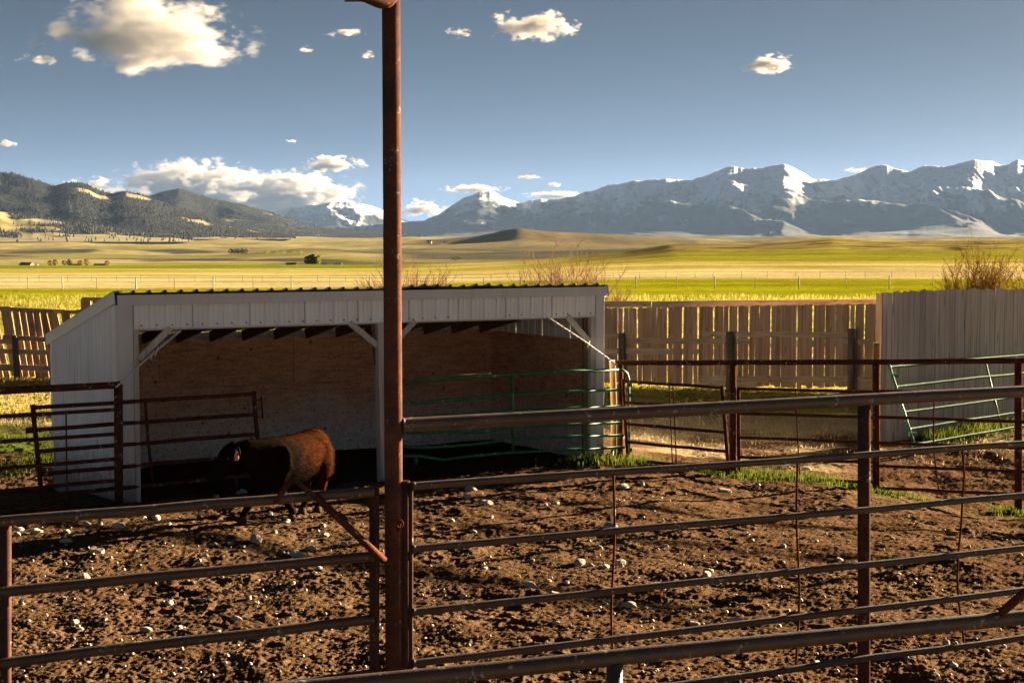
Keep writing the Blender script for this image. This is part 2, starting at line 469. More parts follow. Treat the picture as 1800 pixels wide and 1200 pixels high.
# ---- pen ground: churned, hoof-pocked mud
FA = G(213, 880); FB = G(1058, 808)                         # shed front corners on the ground
sx_ = (FB - FA); SHL = sx_.length; sx_ = sx_.normalized(); sy_ = Vector((-sx_.y, sx_.x, 0)); SHD = 3.8
rr_ = np.linspace(-.60, .60, 1060); lys = np.linspace(math.log(8.5), math.log(33.02), 820)
RR, LY = np.meshgrid(rr_, lys); Y = np.exp(LY); X = RR * Y
Z = zyard(X, Y)
fade = (1 - ss(28.5, 31.5, Y)) 
la = (X - FA.x) * sx_.x + (Y - FA.y) * sx_.y; lb = (X - FA.x) * sy_.x + (Y - FA.y) * sy_.y
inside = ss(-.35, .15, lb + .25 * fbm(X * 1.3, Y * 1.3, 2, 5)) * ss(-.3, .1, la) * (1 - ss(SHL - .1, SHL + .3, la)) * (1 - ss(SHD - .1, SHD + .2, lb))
warp = .35 * fbm(X * 1.1, Y * 1.1, 3, 81)
rough_ = .62 + .30 * ss(-.2, .35, fbm(X * .45, Y * .45, 3, 83))
cl = np.abs(fbm((X + warp) * 4.2, (Y + warp) * 4.2, 2, 85)) * .020 + fbm(X * 8 + warp * 3, Y * 8, 2, 87) * .018 + (.3 - np.abs(noise2(X * 15 + 3, Y * 14, 89))) * .034 + noise2(X * 27, Y * 24, 90) * .024 + noise2(X * 48, Y * 40, 92) * .016
cl = cl + .05 * fbm(X * 1.6, Y * 1.6, 2, 91)
hr_ = np.random.RandomState(77)                            # hoof prints: pressed pits with a pushed-up rim, along wandering tracks
for tr in range(26):
    hx_, hy_ = hr_.uniform(-6, 6.5), hr_.uniform(12.5, 25); ha = hr_.uniform(0, 6.28)
    for st in range(hr_.randint(5, 12)):
        ha += hr_.uniform(-.35, .35); hx_ += math.cos(ha) * .42; hy_ += math.sin(ha) * .42
        ox, oy = hx_ + hr_.uniform(-.15, .15), hy_ + hr_.uniform(-.15, .15)
        i0, i1 = np.searchsorted(lys, math.log(max(oy - .3, 8.6))), np.searchsorted(lys, math.log(max(oy + .3, 8.7)))
        j0, j1 = np.searchsorted(rr_, (ox - .35) / max(oy, 9)), np.searchsorted(rr_, (ox + .35) / max(oy, 9))
        if i1 <= i0 or j1 <= j0: continue
        q_ = np.hypot(X[i0:i1, j0:j1] - ox, Y[i0:i1, j0:j1] - oy)
        cl[i0:i1, j0:j1] += -.045 * np.exp(-(q_ / .075) ** 2) + .016 * np.exp(-((q_ - .13) / .045) ** 2)
Z = Z + fade * (1 - .5 * inside) * rough_ * cl + (1 - fade) * .05 * fbm(X * 1.2, Y * 1.2, 3, 95)
Z = Z - .06 * inside + .04 * fbm(X * .35, Y * .35, 2, 97)
edge = 1 - ss(32.2, 33.0, Y)
Z = Z * edge - (1 - edge) * .0 - .02 * (1 - edge)
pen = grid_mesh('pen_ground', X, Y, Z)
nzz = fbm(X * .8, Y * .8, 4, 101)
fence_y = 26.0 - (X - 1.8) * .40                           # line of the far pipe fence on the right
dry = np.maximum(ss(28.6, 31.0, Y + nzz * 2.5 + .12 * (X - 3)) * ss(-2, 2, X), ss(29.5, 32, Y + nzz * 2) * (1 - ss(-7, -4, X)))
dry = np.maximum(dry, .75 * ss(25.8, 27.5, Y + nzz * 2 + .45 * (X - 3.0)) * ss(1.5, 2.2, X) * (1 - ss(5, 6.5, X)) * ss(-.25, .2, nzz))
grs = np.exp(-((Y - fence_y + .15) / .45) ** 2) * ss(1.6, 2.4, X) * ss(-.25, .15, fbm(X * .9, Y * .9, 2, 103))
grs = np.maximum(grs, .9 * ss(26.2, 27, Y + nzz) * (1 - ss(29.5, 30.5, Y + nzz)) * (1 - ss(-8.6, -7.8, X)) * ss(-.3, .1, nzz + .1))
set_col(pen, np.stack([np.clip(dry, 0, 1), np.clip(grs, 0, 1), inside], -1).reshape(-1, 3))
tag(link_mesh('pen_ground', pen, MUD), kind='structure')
def zpen_v(x, y):
    i = np.clip(np.rint((np.log(y) - lys[0]) / (lys[1] - lys[0])).astype(int), 0, len(lys) - 1); j = np.clip(np.rint((x / y - rr_[0]) / (rr_[1] - rr_[0])).astype(int), 0, len(rr_) - 1)
    return Z[i, j]
def zpen(x, y): return float(zpen_v(np.array([x]), np.array([y]))[0])

# ------------------------------------------------------------------ mountains and wooded hills
def m_mountain():
    t = NT('snow_rock_forest'); at = t.n('VertexColor', layer_name='Col')
    n = t.noise(t.pos(), .006, 4, .65)
    c = t.mix(1.0, at.outputs[0], t.ramp(n, (.3, .75), (.7, 1.2)), 'MULTIPLY')
    t.base(c); t.rough(.95); t.b.inputs['Specular IOR Level'].default_value = .1
    return t.m
MOUNT = m_mountain()
def ridge(name, pts, Dc, Df, foot_y, u0, u1, nu, nv, seed, scale, rel, wander, prof=1.5, rough=0.):
    pu = np.array([p[0] for p in pts], float); pyy = np.array([p[1] for p in pts], float)
    u = np.linspace(u0, u1, nu); yc = np.interp(u, pu, pyy)
    k = np.hanning(7); k /= k.sum(); yc = np.convolve(np.pad(yc, 3, mode='edge'), k, 'valid')
    yc = yc + rough * fbm(u / 22, u * 0 + seed, 4, seed)
    v = np.concatenate([np.linspace(0, 1, nv), np.linspace(1, 1.5, nv // 4)[1:]])
    Uu, V = np.meshgrid(u, v)
    dc = Dc + wander * fbm(u / 160, u * 0 + 3.3, 3, seed + 5)
    zc = CAMZ + (425 - yc) / F * dc; zf = CAMZ + (425 - foot_y) / F * Df
    Dd = Df + (dc[None] - Df) * V
    Xx = (Uu - 900) / F * Dd
    vv = np.clip(V, 0, 1)
    env = vv * (1 - vv) * 4
    r = ridged(Xx / scale + .35 * fbm(Xx / scale, Dd / scale, 2, seed + 2), Dd / (scale * 1.6), 5, seed + 9) - .55
    z = zf + (zc[None] - zf) * (vv ** prof) * (1 + 0 * r)
    env = env * (.25 + .75 * ss(.30, .65, vv))
    z = z + rel * env * r * np.clip((zc[None] - zf) / (zc.max() - zf), .15, 1)
    z = np.where(V > 1, zc[None] - (V - 1) * (zc[None] - zf) * 1.6, z)
    # stay under the crest line of sight, so that the skyline is the crest
    lim = CAMZ + (zc[None] - CAMZ) / dc[None] * Dd - 6
    z = np.where(V < .985, np.minimum(z, np.where(V > 1, z, lim)), z)
    me = grid_mesh(name, Xx, Dd, z)
    return me, Uu, V, Xx, Dd, z, zc
def slope(Xx, Dd, z):
    dzv = np.gradient(z, axis=0) / np.maximum(np.abs(np.gradient(Dd, axis=0)), 1e-3)
    dzu = np.gradient(z, axis=1) / np.maximum(np.abs(np.gradient(Xx, axis=1)), 1e-3)
    return np.hypot(dzv, dzu), dzu
def mixc(a, b, m): return a * (1 - m[..., None]) + np.array(b) * m[..., None]
SNOW = (.64, .66, .70)
def paint_alpine(me, Uu, V, Xx, Dd, z, zc, line, seed, wood=(.007, .010, .012)):
    s, du = slope(Xx, Dd, z)
    yy = 425 - (z - CAMZ) / Dd * F                       # apparent height is only used through the local snow line
    n = fbm(Xx / 620, Dd / 1000, 5, seed, .6); n2 = ridged(Xx / 480, Dd / 2200, 4, seed + 4)
    n3 = fbm(Xx / 150, Dd / 420, 4, seed + 6, .65)
    snow = ss(-40, 90, z - line + n * 430 + n3 * 170)
    steep = ss(.62, .95, s * .8 + n * .45 + (n2 - .62) * 1.7 + n3 * .35 + (ridged(Xx / 170, Dd / 1900, 3, seed + 12) - .62) * 1.1)
    c = np.zeros(z.shape + (3,)) + np.array(wood)
    c = mixc(c, (.085, .078, .078), ss(-100, 100, z - line + n * 300) * .6)
    c = mixc(c, SNOW, snow * (1 - .9 * steep * (1 - .45 * ss(line + 250, line + 600, z))))
    c = mixc(c, (.24, .20, .12), ss(.2, .34, fbm(Xx / 900, Dd / 900, 3, seed + 8)) * (1 - ss(-480, -430, z - line)) * .35)
    set_col(me, c.reshape(-1, 3))
main_pts = [(500, 402), (640, 398), (700, 390), (745, 388), (770, 378), (790, 365), (820, 345), (850, 337), (868, 338), (882, 346), (900, 353), (920, 357), (935, 351), (960, 352), (985, 349), (1010, 345), (1040, 335), (1075, 325),
            (1115, 319), (1160, 315), (1185, 316), (1215, 318), (1240, 309), (1280, 293), (1300, 296), (1330, 297), (1352, 294), (1375, 289), (1392, 295), (1410, 305), (1432, 317), (1470, 316), (1490, 312), (1515, 301), (1548, 289), (1575, 299),
            (1595, 302), (1623, 292), (1650, 294), (1675, 291), (1706, 281), (1722, 284), (1735, 283), (1752, 290), (1768, 291), (1783, 281), (1800, 287), (1850, 280), (1950, 296), (2150, 300), (2400, 330)]
r_ = ridge('snowy_range', main_pts, 25000, 17500, 426, 480, 2400, 1100, 170, 201, 2300, 620, 900, 1.9, 3.0)
paint_alpine(*r_, 520, 211)
tag(link_mesh('snowy_range', r_[0], MOUNT), kind='structure')
far_pts = [(380, 395), (450, 380), (490, 370), (515, 364), (545, 361), (570, 358), (598, 355), (620, 355), (640, 359), (665, 366), (690, 376), (715, 388), (760, 398), (820, 404)]
r_ = ridge('snowy_ridge', far_pts, 30000, 25500, 420, 360, 840, 320, 90, 231, 1700, 330, 500, 1.6, 2.0)
paint_alpine(*r_, 430, 241)
tag(link_mesh('snowy_ridge', r_[0], MOUNT), kind='structure')

def cones(name, X_, Y_, Z_, H_, R_, n=5, rs=np.random.RandomState(5)):
    N = len(X_); a0 = rs.rand(N) * 6.28
    V = np.zeros((N, n + 1, 3)); V[:, 0] = np.stack([X_, Y_, Z_ + H_], -1)
    for k in range(n):
        a = a0 + 2 * np.pi * k / n
        V[:, k + 1] = np.stack([X_ + R_ * np.cos(a), Y_ + R_ * np.sin(a), Z_ - .05 * H_], -1)
    b = np.arange(N)[:, None, None] * (n + 1)
    T = np.array([[0, k + 1, (k + 1) % n + 1] for k in range(n)])[None] + b
    return tri_mesh(name, V.reshape(-1, 3), T.reshape(-1, 3))
tw = NT('conifer_wood'); tw.base(tw.mix(tw.noise(tw.pos(), .01, 3), (.003, .005, .005), (.007, .009, .008))); tw.rough(.95)
WOODM = tw.m
def wooded(name, pts, Dc, Df, foot_y, u0, u1, nu, nv, seed, scale, rel, openness, ntree, th, prof=1.4):
    me, Uu, V, Xx, Dd, z, zc = ridge(name, pts, Dc, Df, foot_y, u0, u1, nu, nv, seed, scale, rel, 300, prof, 1.0)
    n = fbm(Xx / 620, Dd / 900, 4, seed + 30, .6)
    op = ss(openness, openness + .10, n + .55 * (1 - np.clip(V, 0, 1)) ** 2.2 - .1 * V)
    op = np.maximum(op, 1 - ss(.02, .13, V + .12 * fbm(Xx / 500, Dd / 500, 3, seed + 33)))
    c = np.zeros(z.shape + (3,)) + np.array((.006, .008, .007))
    c = mixc(c, (.24, .195, .09), op); c = mixc(c, (.18, .16, .05), op * ss(.05, .3, fbm(Xx / 300, Dd / 300, 3, seed + 35)))
    set_col(me, c.reshape(-1, 3))
    tag(link_mesh(name, me, MOUNT), kind='structure')
    rs = np.random.RandomState(seed); nvv, nuu = z.shape
    i = (rs.rand(ntree) * (nv - 1)).astype(int); j = rs.randint(0, nuu - 1, ntree)
    keep = (rs.rand(ntree) > op[i, j] * 1.0 + .0) | (rs.rand(ntree) < .03)
    i, j = i[keep], j[keep]
    H = th * (.6 + .7 * rs.rand(len(i))); fi = rs.rand(len(i)); fj = rs.rand(len(i))
    i2 = np.minimum(i + 1, nvv - 1)
    px_ = Xx[i, j] * (1 - fj) + Xx[i, j + 1] * fj; py_ = Dd[i, j] * (1 - fi) + Dd[i2, j] * fi
    pz_ = (z[i, j] * (1 - fj) + z[i, j + 1] * fj) * (1 - fi) + (z[i2, j] * (1 - fj) + z[i2, j + 1] * fj) * fi
    wm = cones(name + '_trees', px_, py_, pz_, H, H * .24)
    o = link_mesh('conifer_forest', wm, WOODM)
    return o
h2 = [(120, 380), (200, 362), (265, 345), (290, 337), (316, 332), (335, 337), (360, 346), (395, 353), (430, 361), (480, 374), (520, 387), (560, 399), (620, 408), (720, 414)]
o = wooded('wooded_hill', h2, 12500, 9800, 419, 100, 740, 300, 80, 301, 900, 110, .36, 18000, 12)
tag(o, 'dense conifer forest on the farther wooded hill behind the left hills', 'forest', kind='stuff')
h1 = [(-700, 330), (-400, 320), (-200, 300), (-60, 312), (0, 304), (22, 305), (45, 311), (70, 318), (98, 328), (118, 323), (140, 321), (158, 326), (178, 336), (200, 341), (222, 336), (245, 341), (268, 348), (290, 357), (330, 370), (380, 384), (420, 397), (470, 409), (520, 416)]
o = wooded('wooded_hill', h1, 9000, 6600, 420, -700, 520, 520, 110, 321, 800, 120, .30, 46000, 12)
tag(o, 'dark conifer forest with grassy clearings on the left hills', 'forest', kind='stuff')
h0 = [(-500, 392), (-200, 380), (-50, 376), (0, 372), (40, 378), (90, 384), (130, 392), (180, 398), (230, 407), (290, 413), (340, 420)]
o = wooded('grassy_foothill', h0, 6500, 5400, 425, -500, 340, 300, 60, 341, 500, 40, -.02, 9000, 14)
tag(o, 'scattered dark conifers on the pale grassy foothill at far left', 'forest', kind='stuff')

# ------------------------------------------------------------------ clouds (real volumes, lit by the sun)
def m_cloud(name, r, seed, dens, nscale, cover, flat=1.7):
    m = bpy.data.materials.new(name); m.use_nodes = True
    t = NT.__new__(NT); t.m = m; t.t = m.node_tree
    t.t.nodes.clear(); t.out = t.n('OutputMaterial')
    p = t.coord('Object')
    q = t.vmath('MULTIPLY', p, (1 / r[0], 1 / r[1], 1 / r[2]))
    sep = t.n('SeparateXYZ'); t.l(q, sep.inputs[0])
    zz = t.math('MULTIPLY', sep.outputs[2], t.math('ADD', t.math('MULTIPLY', t.math('LESS_THAN', sep.outputs[2], 0), flat - 1), 1.0))
    cmb = t.n('CombineXYZ'); t.l(sep.outputs[0], cmb.inputs[0]); t.l(sep.outputs[1], cmb.inputs[1]); t.l(zz, cmb.inputs[2])
    d = t.vmath('LENGTH', cmb.outputs[0])
    mp = t.vmath('ADD', t.vmath('MULTIPLY', p, (nscale / r[2] * .55, nscale / r[2] * .55, nscale / r[2])), (seed * 3.7, seed * 1.3, seed * 2.1))
    n = t.noise(mp, 1.0, 8, .63)
    f = t.math('ADD', t.math('SUBTRACT', cover, t.math('MULTIPLY', d, .85)), t.math('MULTIPLY', t.math('SUBTRACT', n, .5), 2.6))
    f = t.math('MULTIPLY', f, 4.2, clamp=True)
    edge = t.math('MULTIPLY', t.math('SUBTRACT', 1.0, d), 6.0, clamp=True)
    f = t.math('MULTIPLY', f, edge)
    v = t.n('VolumePrincipled'); v.inputs['Color'].default_value = (.50, .475, .455, 1); v.inputs['Anisotropy'].default_value = .2
    t.l(t.math('MULTIPLY', f, dens), v.inputs['Density'])
    t.l(v.outputs[0], t.out.inputs['Volume'])
    return m
def cloud(cx, cy_, wpx, hpx, Dm, seed, label, dens=1.0, ns=1.7, cover=.45, flat=1.7, group='clouds in the evening sky'):
    c = P(cx, cy_, Dm); s = Dm / F
    r = (wpx * s / 2 * 1.15, wpx * s / 2 * .8, hpx * s / 2 * 1.25)
    b = MB(); n = 14; mm = 9; vs_ = []
    for i in range(mm + 1):
        ph = math.pi * i / mm
        for k in range(n):
            a = 2 * math.pi * k / n
            vs_.append(Vector((math.sin(ph) * math.cos(a) * r[0], math.sin(ph) * math.sin(a) * r[1], math.cos(ph) * r[2])) * 1.04 + c)
    fs = []
    for i in range(mm):
        for k in range(n):
            k2 = (k + 1) % n; fs.append((i * n + k, (i + 1) * n + k, (i + 1) * n + k2, i * n + k2))
    b.poly(vs_, fs, True)
    o = b.build('cloud', m_cloud('cloud_vapour', r, seed, dens * 5.0 / (2 * r[2]), ns, cover, flat), None, c)
    tag(o, label, 'cloud', group)
    return o
cloud(262, 78, 400, 168, 18500, 1, 'largest cloud, broad and puffy, upper left of the sky', 1.6, 1.9, .50)
cloud(68, 106, 84, 30, 18500, 2, 'small ragged cloud just left of the largest cloud', .8, 1.5, .35)
cloud(940, 52, 190, 66, 16000, 3, 'ragged bright cloud high right of the rusty pole', 1.3, 2.0, .40)
cloud(1350, 116, 118, 42, 17000, 4, 'small lone cloud high above the snowy peaks', 1.3, 1.6, .42)
cloud(585, 291, 128, 36, 40000, 5, 'small flat cloud above the cloud bank, left of the pole', 1.3, 1.6, .45)
cloud(340, 336, 300, 104, 70000, 6, 'towering left part of the cumulus bank behind the wooded hills', 2.4, 2.9, .55, 1.2)
cloud(508, 350, 260, 92, 72000, 7, 'right part of the cumulus bank above the snowy ridge', 2.4, 2.9, .55, 1.2)
cloud(160, 330, 110, 42, 70000, 8, 'low cloud peeking over the wooded left hills', 1.2, 1.8, .48)
cloud(608, 60, 92, 34, 17000, 9, 'thin wispy cloud near the pole top, left of it', .7, 1.8, .30)
cloud(538, 88, 40, 16, 17000, 10, 'tiny cloud puff left of the wispy cloud', .8, 1.4, .38)
cloud(648, 98, 46, 24, 17000, 11, 'faint wisp touching the left side of the pole', .6, 1.6, .30)
cloud(808, 58, 56, 34, 17000, 12, 'faint little wisp between the pole and the ragged bright cloud', .6, 1.8, .28)
cloud(12, 254, 40, 16, 28000, 13, 'tiny cloud at the far left edge above the hills', .8, 1.4, .42)
cloud(513, 249, 26, 12, 30000, 14, 'tiny puff above the flat cloud', .8, 1.4, .38)
cloud(750, 370, 110, 40, 70000, 15, 'low cloud in the gap of the mountains right of the pole', 1.0, 1.9, .46)
cloud(835, 333, 130, 20, 70000, 16, 'thin streak of cloud above the rounded peak', .8, 1.6, .40)
cloud(930, 312, 54, 10, 70000, 17, 'short thin cloud streak right of the rounded peak', .7, 1.5, .38)
cloud(975, 326, 30, 11, 70000, 18, 'tiny puff above the left shoulder of the range', .8, 1.4, .42)
cloud(980, 344, 130, 18, 70000, 19, 'low streak of cloud behind the left shoulder of the range', .8, 1.6, .42)
cloud(1505, 300, 60, 16, 70000, 20, 'faint small cloud beside the sunlit peak', .6, 1.5, .34)

# ------------------------------------------------------------------ far trees, barn, farm buildings
def far_tree(px, py, Dm, h, wdt, label, colr, group, n=140, seed=0, narrow=False):
    p = P(px, py, Dm); p.z = CAMZ - (py - 425) / F * Dm
    o = thing('tree', label, 'tree', p, group)
    b = MB(); b.tube([p - Vector((0, 0, .5)), p + Vector((0, 0, h * .45))], [h * .035, h * .02], 5); b.build('trunk', POSTW, o)
    rs = np.random.RandomState(seed + 900)
    V = []; T = []
    for i in range(n):
        u_ = rs.rand() * 2 * math.pi; rr = rs.rand() ** .5; zz = rs.rand()
        prof = (1 - zz * .9) if narrow else math.sqrt(max(0, 1 - (zz * 2 - 1) ** 2)) * .95 + .1
        c = np.array([math.cos(u_) * rr * wdt / 2 * prof, math.sin(u_) * rr * wdt / 2 * prof, h * (.15 + .85 * zz)])
        s = h * (.07 + .06 * rs.rand()); A = rs.randn(3); A /= np.linalg.norm(A); B = np.cross(A, rs.randn(3)); B /= np.linalg.norm(B)
        k = len(V); V += [c + A * s, c - A * s * .6 + B * s * .8, c - A * s * .6 - B * s * .8]; T.append((k, k + 1, k + 2))
    me = tri_mesh('crown', V, T); link_mesh('crown', me, colr, o)
    return o
CON = m_blade('dark_conifer_needles', (.018, .028, .016), (.035, .045, .02), .15)
BUD = m_blade('orange_spring_buds', (.15, .085, .03), (.21, .125, .045), .3)
LEAFY = m_blade('young_green_leaves', (.14, .15, .03), (.22, .21, .05), .4)
k = 0
for i, px in enumerate((88, 97, 113, 122, 141, 152, 188)):
    far_tree(px, 468, 1400, 6.5 if i % 2 else 5.5, 5, (('first', 'second', 'third', None, 'fifth', 'sixth', 'rightmost')[i] + ' budding orange tree, counted rightwards from the red barn') if i != 3 else 'dark evergreen among the orange budding trees right of the red barn', BUD if i != 3 else CON, 'budding trees of the far farmyard', seed=i)
for i, px in enumerate((539, 544, 549, 554, 560)):
    far_tree(px, 466, 1400, 8 + (i % 3), 4.5, (('leftmost', 'second', 'third', 'fourth')[i] + ' dark tree of the square windbreak, counted from its left') if i < 4 else 'sunlit green tree at the right end of the square windbreak', CON if i < 4 else LEAFY, 'windbreak trees left of the pole', seed=20 + i)
for i, px in enumerate((406, 412, 418, 425, 432)):
    far_tree(px, 447, 2600, 9, 10, ('leftmost', 'second', 'middle', 'fourth', 'rightmost')[i] + ' dark tree of the small grove below the wooded hills', CON, 'grove below the wooded hills', seed=30 + i)
for i, px in enumerate((470, 486, 498, 516, 528)):
    far_tree(px, 447, 2600, 6, 11, ('leftmost', 'second', 'middle', 'fourth', 'rightmost')[i] + ' of the low pale shrubby trees right of the distant grove', LEAFY, 'shrubby trees near the distant grove', seed=40 + i)
far_tree(1000 - 198, 458, 1300, 3.5, 9, 'single dark bush on the field edge right of the pole', CON, None, seed=60)
RED = NT('red_barn_paint'); RED.base((.30, .045, .02)).rough(.7)
REDR = NT('orange_red_roof'); REDR.base((.50, .11, .04)).rough(.6)
WHT = NT('white_farm_paint'); WHT.base((.75, .75, .73)).rough(.6)
DKR = NT('dark_farm_roof'); DKR.base((.07, .06, .06)).rough(.7)
def house(px, py, Dm, wd, dp, hh, rf, wallm, roofm, label, cat, name, rz=.2):
    p = P(px, py, Dm); p.z = CAMZ - (py - 425) / F * Dm
    o = thing(name, label, cat, p)
    ca, sa = math.cos(rz), math.sin(rz)
    def L(x, y, z): return p + Vector((x * ca - y * sa, x * sa + y * ca, z))
    b = MB(); x0, x1, y0, y1 = -wd / 2, wd / 2, -dp / 2, dp / 2
    b.poly([L(x0, y0, -3), L(x1, y0, -3), L(x1, y1, -3), L(x0, y1, -3), L(x0, y0, hh), L(x1, y0, hh), L(x1, y1, hh), L(x0, y1, hh), L(x0, 0, hh + rf), L(x1, 0, hh + rf)],
           [(0, 1, 5, 4), (2, 3, 7, 6), (3, 0, 4, 8, 7), (1, 2, 6, 9, 5)])
    b.build('wall', wallm, o)
    b = MB(); e = .5
    for s in (-1, 1):
        q = [L(x0 - e, s * (dp / 2 + e), hh - e * rf / dp * 2), L(x1 + e, s * (dp / 2 + e), hh - e * rf / dp * 2), L(x1 + e, 0, hh + rf + .05), L(x0 - e, 0, hh + rf + .05)]
        b.poly(q + [v + Vector((0, 0, .25)) for v in q], [(0, 1, 2, 3), (7, 6, 5, 4), (0, 4, 5, 1), (1, 5, 6, 2), (3, 7, 4, 0)])
    b.build('roof', roofm, o)
    b = MB(); b.box(L(-wd * .12, y0 - .06, -3), L(-wd * .12, y0 - .06, hh * .7), wd * .2, .1, (ca * 0 - sa, ca, 0)); b.build('door', DARKIN.m, o)
    for s in (.25, .38):
        b = MB(); b.box(L(wd * s, y0 - .06, hh * .4), L(wd * s, y0 - .06, hh * .75), wd * .07, .1, (-sa, ca, 0)); b.build('window', DARKIN.m, o)
    return o
house(47, 471, 1400, 11, 8, 2.4, 2.6, RED.m, REDR.m, 'red barn with orange roof beyond the green field', 'barn', 'barn', -.25)
house(61, 471, 1404, 5, 5, 2.0, 1.2, WHT.m, WHT.m, 'small white shed against the right side of the red barn', 'shed', 'farm_shed', .1)
house(131, 469, 1420, 9, 6, 1.6, 1.0, WHT.m, DKR.m, 'low pale farm building among the budding trees', 'building', 'farm_building')
house(176, 469, 1420, 10, 6, 1.8, 1.0, DKR.m, DKR.m, 'low dark farm building right of the budding trees', 'building', 'farm_building', .1)
house(512, 467, 1450, 9, 6, 1.6, 1.2, RED.m, DKR.m, 'dark low shed left of the square windbreak', 'shed', 'farm_shed', .1)
house(570, 467, 1450, 5, 5, 1.4, 1.3, WHT.m, WHT.m, 'tiny white shed right of the square windbreak', 'shed', 'farm_shed', .3)
house(594, 467, 1450, 7, 5, 1.2, 1.0, WHT.m, WHT.m, 'tiny white farm building farther right of the windbreak', 'building', 'farm_building', .0)
house(754, 426, 4300, 14, 9, 3, 2.5, WHT.m, DKR.m, 'tiny distant white house on the slope right of the pole', 'house', 'house', .0)
house(781, 426, 4300, 9, 7, 3, 2.5, WHT.m, WHT.m, 'second tiny distant house right of the first on the slope', 'house', 'house', .3)

# ------------------------------------------------------------------ wire fences in the field
STEELP = NT('rusty_steel_post'); STEELP.base((.10, .08, .06)).rough(.7)
PALEP = NT('pale_fence_post'); PALEP.base((.34, .31, .27)).rough(.85)
def wire_fence(Dm, u_list, h, label, wood_every, wires, rad):
    base = []
    for u_ in u_list:
        x = (u_ - 900) / F * Dm; base.append(Vector((x, Dm, zt(x, Dm))))
    o = thing('wire_fence', label, 'fence', base[0])
    for i, p in enumerate(base):
        wd = i % 2 == 0 and wood_every
        b = MB(); hh = h * (1.0 if wd else .92) * rnd.uniform(.95, 1.06)
        b.tube([p - Vector((0, 0, .3)), p + Vector((rnd.uniform(-.03, .03), 0, hh))], rad if wd else rad * .42, 6)
        b.build('post', PALEP.m if wd else STEELP.m, o)
    for kz in wires:
        b = MB(); b.tube([p + Vector((0, -.02, h * kz)) for p in base], .012, 3, False); b.build('wire', STEELP.m, o)
ul = [];
for a, c in ((-35, 49), (110, 170), (239, 307), (375, 445), (512, 580), (650, 715), (785, 850), (915, 985), (1050, 1050)): ul += [a, c]
ul = ul[:-2] + [1049, 1084, 1118, 1189, 1256, 1327, 1404, 1487, 1563, 1640, 1716, 1795, 1870]
wire_fence(158, ul, 1.28, 'wire fence with pale wooden posts along the near edge of the green field', True, (.3, .6, .92), .065)
wire_fence(232, [-60 + 44 * i + rnd.uniform(-8, 8) for i in range(45)], 1.0, 'thin wire fence of slender posts along the far edge of the green field', False, (.5, .9), .055)

# ------------------------------------------------------------------ the open-fronted shed
shed = thing('loafing_shed', 'long open-fronted shed with white ribbed steel header and sloping roof', 'shed', FA)
def S(a, b_, z): return FA + sx_ * a + sy_ * b_ + Vector((0, 0, z))
HB, HT, HR = 2.46, 2.80, 2.10                   # header bottom / top, rear eave
def roof_z(b_): return 2.93 + (HR + .06 - 2.93) * (b_ / SHD)
def ribbed(pa, pb, zlo, zhi, outw, m, parent, name, pitch=.23, rib=.032, minor=True):
    """vertical ribbed sheet between two ground points; zlo/zhi are functions of the fraction along it"""
    L = (pb - pa).length; d = (pb - pa).normalized()
    xsn = [(0, 0)]; k = 0; x = .0
    while x < L:
        for dx, h in ((.0, 0), (.012, rib), (.036, rib), (.048, 0)):
            if x + dx < L: xsn.append((x + dx, h))
        if minor:
            for f in (.38, .68):
                q = x + pitch * f
                if q + .03 < L: xsn += [(q, 0), (q + .008, rib * .28), (q + .022, rib * .28), (q + .03, 0)]
        x += pitch
    xsn.append((L, 0)); pts = []; fs = []
    th = outw * -.006
    for x, h in xsn:
        p = pa + d * x + outw * h
        pts += [Vector((p.x, p.y, zlo(x / L))), Vector((p.x, p.y, zhi(x / L)))]
    n = len(xsn); pts += [p + th for p in pts]
    for i in range(n - 1):
        fs.append((2 * i, 2 * i + 2, 2 * i + 3, 2 * i + 1)); o2 = 2 * n
        fs.append((o2 + 2 * i, o2 + 2 * i + 1, o2 + 2 * i + 3, o2 + 2 * i + 2))
    b = MB(); b.poly(pts, fs); return b.build(name, m, parent)
nsh = 9; x0, x1 = .20, SHL - .16
for i in range(nsh):
    a0 = x0 + (x1 - x0) * i / nsh + .004; a1 = x0 + (x1 - x0) * (i + 1) / nsh - .002
    ribbed(S(a0, -.03 - .004 * (i % 2), 0), S(a1, -.03 - .004 * (i % 2), 0), lambda f: HB, lambda f: HT, -sy_, SHEET, shed, 'header_sheet')
# screws along the header's lower edge, as one fine detail part
b = MB()
for i in range(36):
    a = x0 + .12 + i * .225
    if a < x1: b.box(S(a, -.045, HB + .045), S(a, -.060, HB + .045), .018, .018)
b.build('screws', DARKIN.m, shed)['kind'] = 'stuff'
b = MB(); b.box(S(-.03, -.075, 2.865), S(SHL + .03, -.075, 2.865), .012, .14); b.box(S(-.03, -.04, 2.94), S(SHL + .03, -.04, 2.94), .09, .012); b.build('fascia_trim', TRIM, shed)
b = MB(); b.box(S(x0, -.02, HB - .012), S(x1, -.02, HB - .012), .06, .022); b.build('drip_edge', TRIM, shed)
b = MB(); b.box(S(.1, .06, HB + .06), S(SHL - .1, .06, HB + .06), .09, .20); b.build('header_beam', RAFTER, shed)
# corner trims
b = MB(); b.box(S(.07, -.046, -.05), S(.07, -.046, 2.80), .25, .012, sy_); b.box(S(-.052, .075, -.1), S(-.052, .075, 2.86), .012, .23, sy_); b.build('corner_trim', TRIM, shed)
b = MB(); b.box(S(SHL - .08, -.045, -.02), S(SHL - .08, -.045, 2.80), .16, .012, sy_); b.box(S(SHL + .006, .06, -.02), S(SHL + .006, .06, 2.80), .012, .2, sy_); b.build('corner_trim', TRIM, shed)
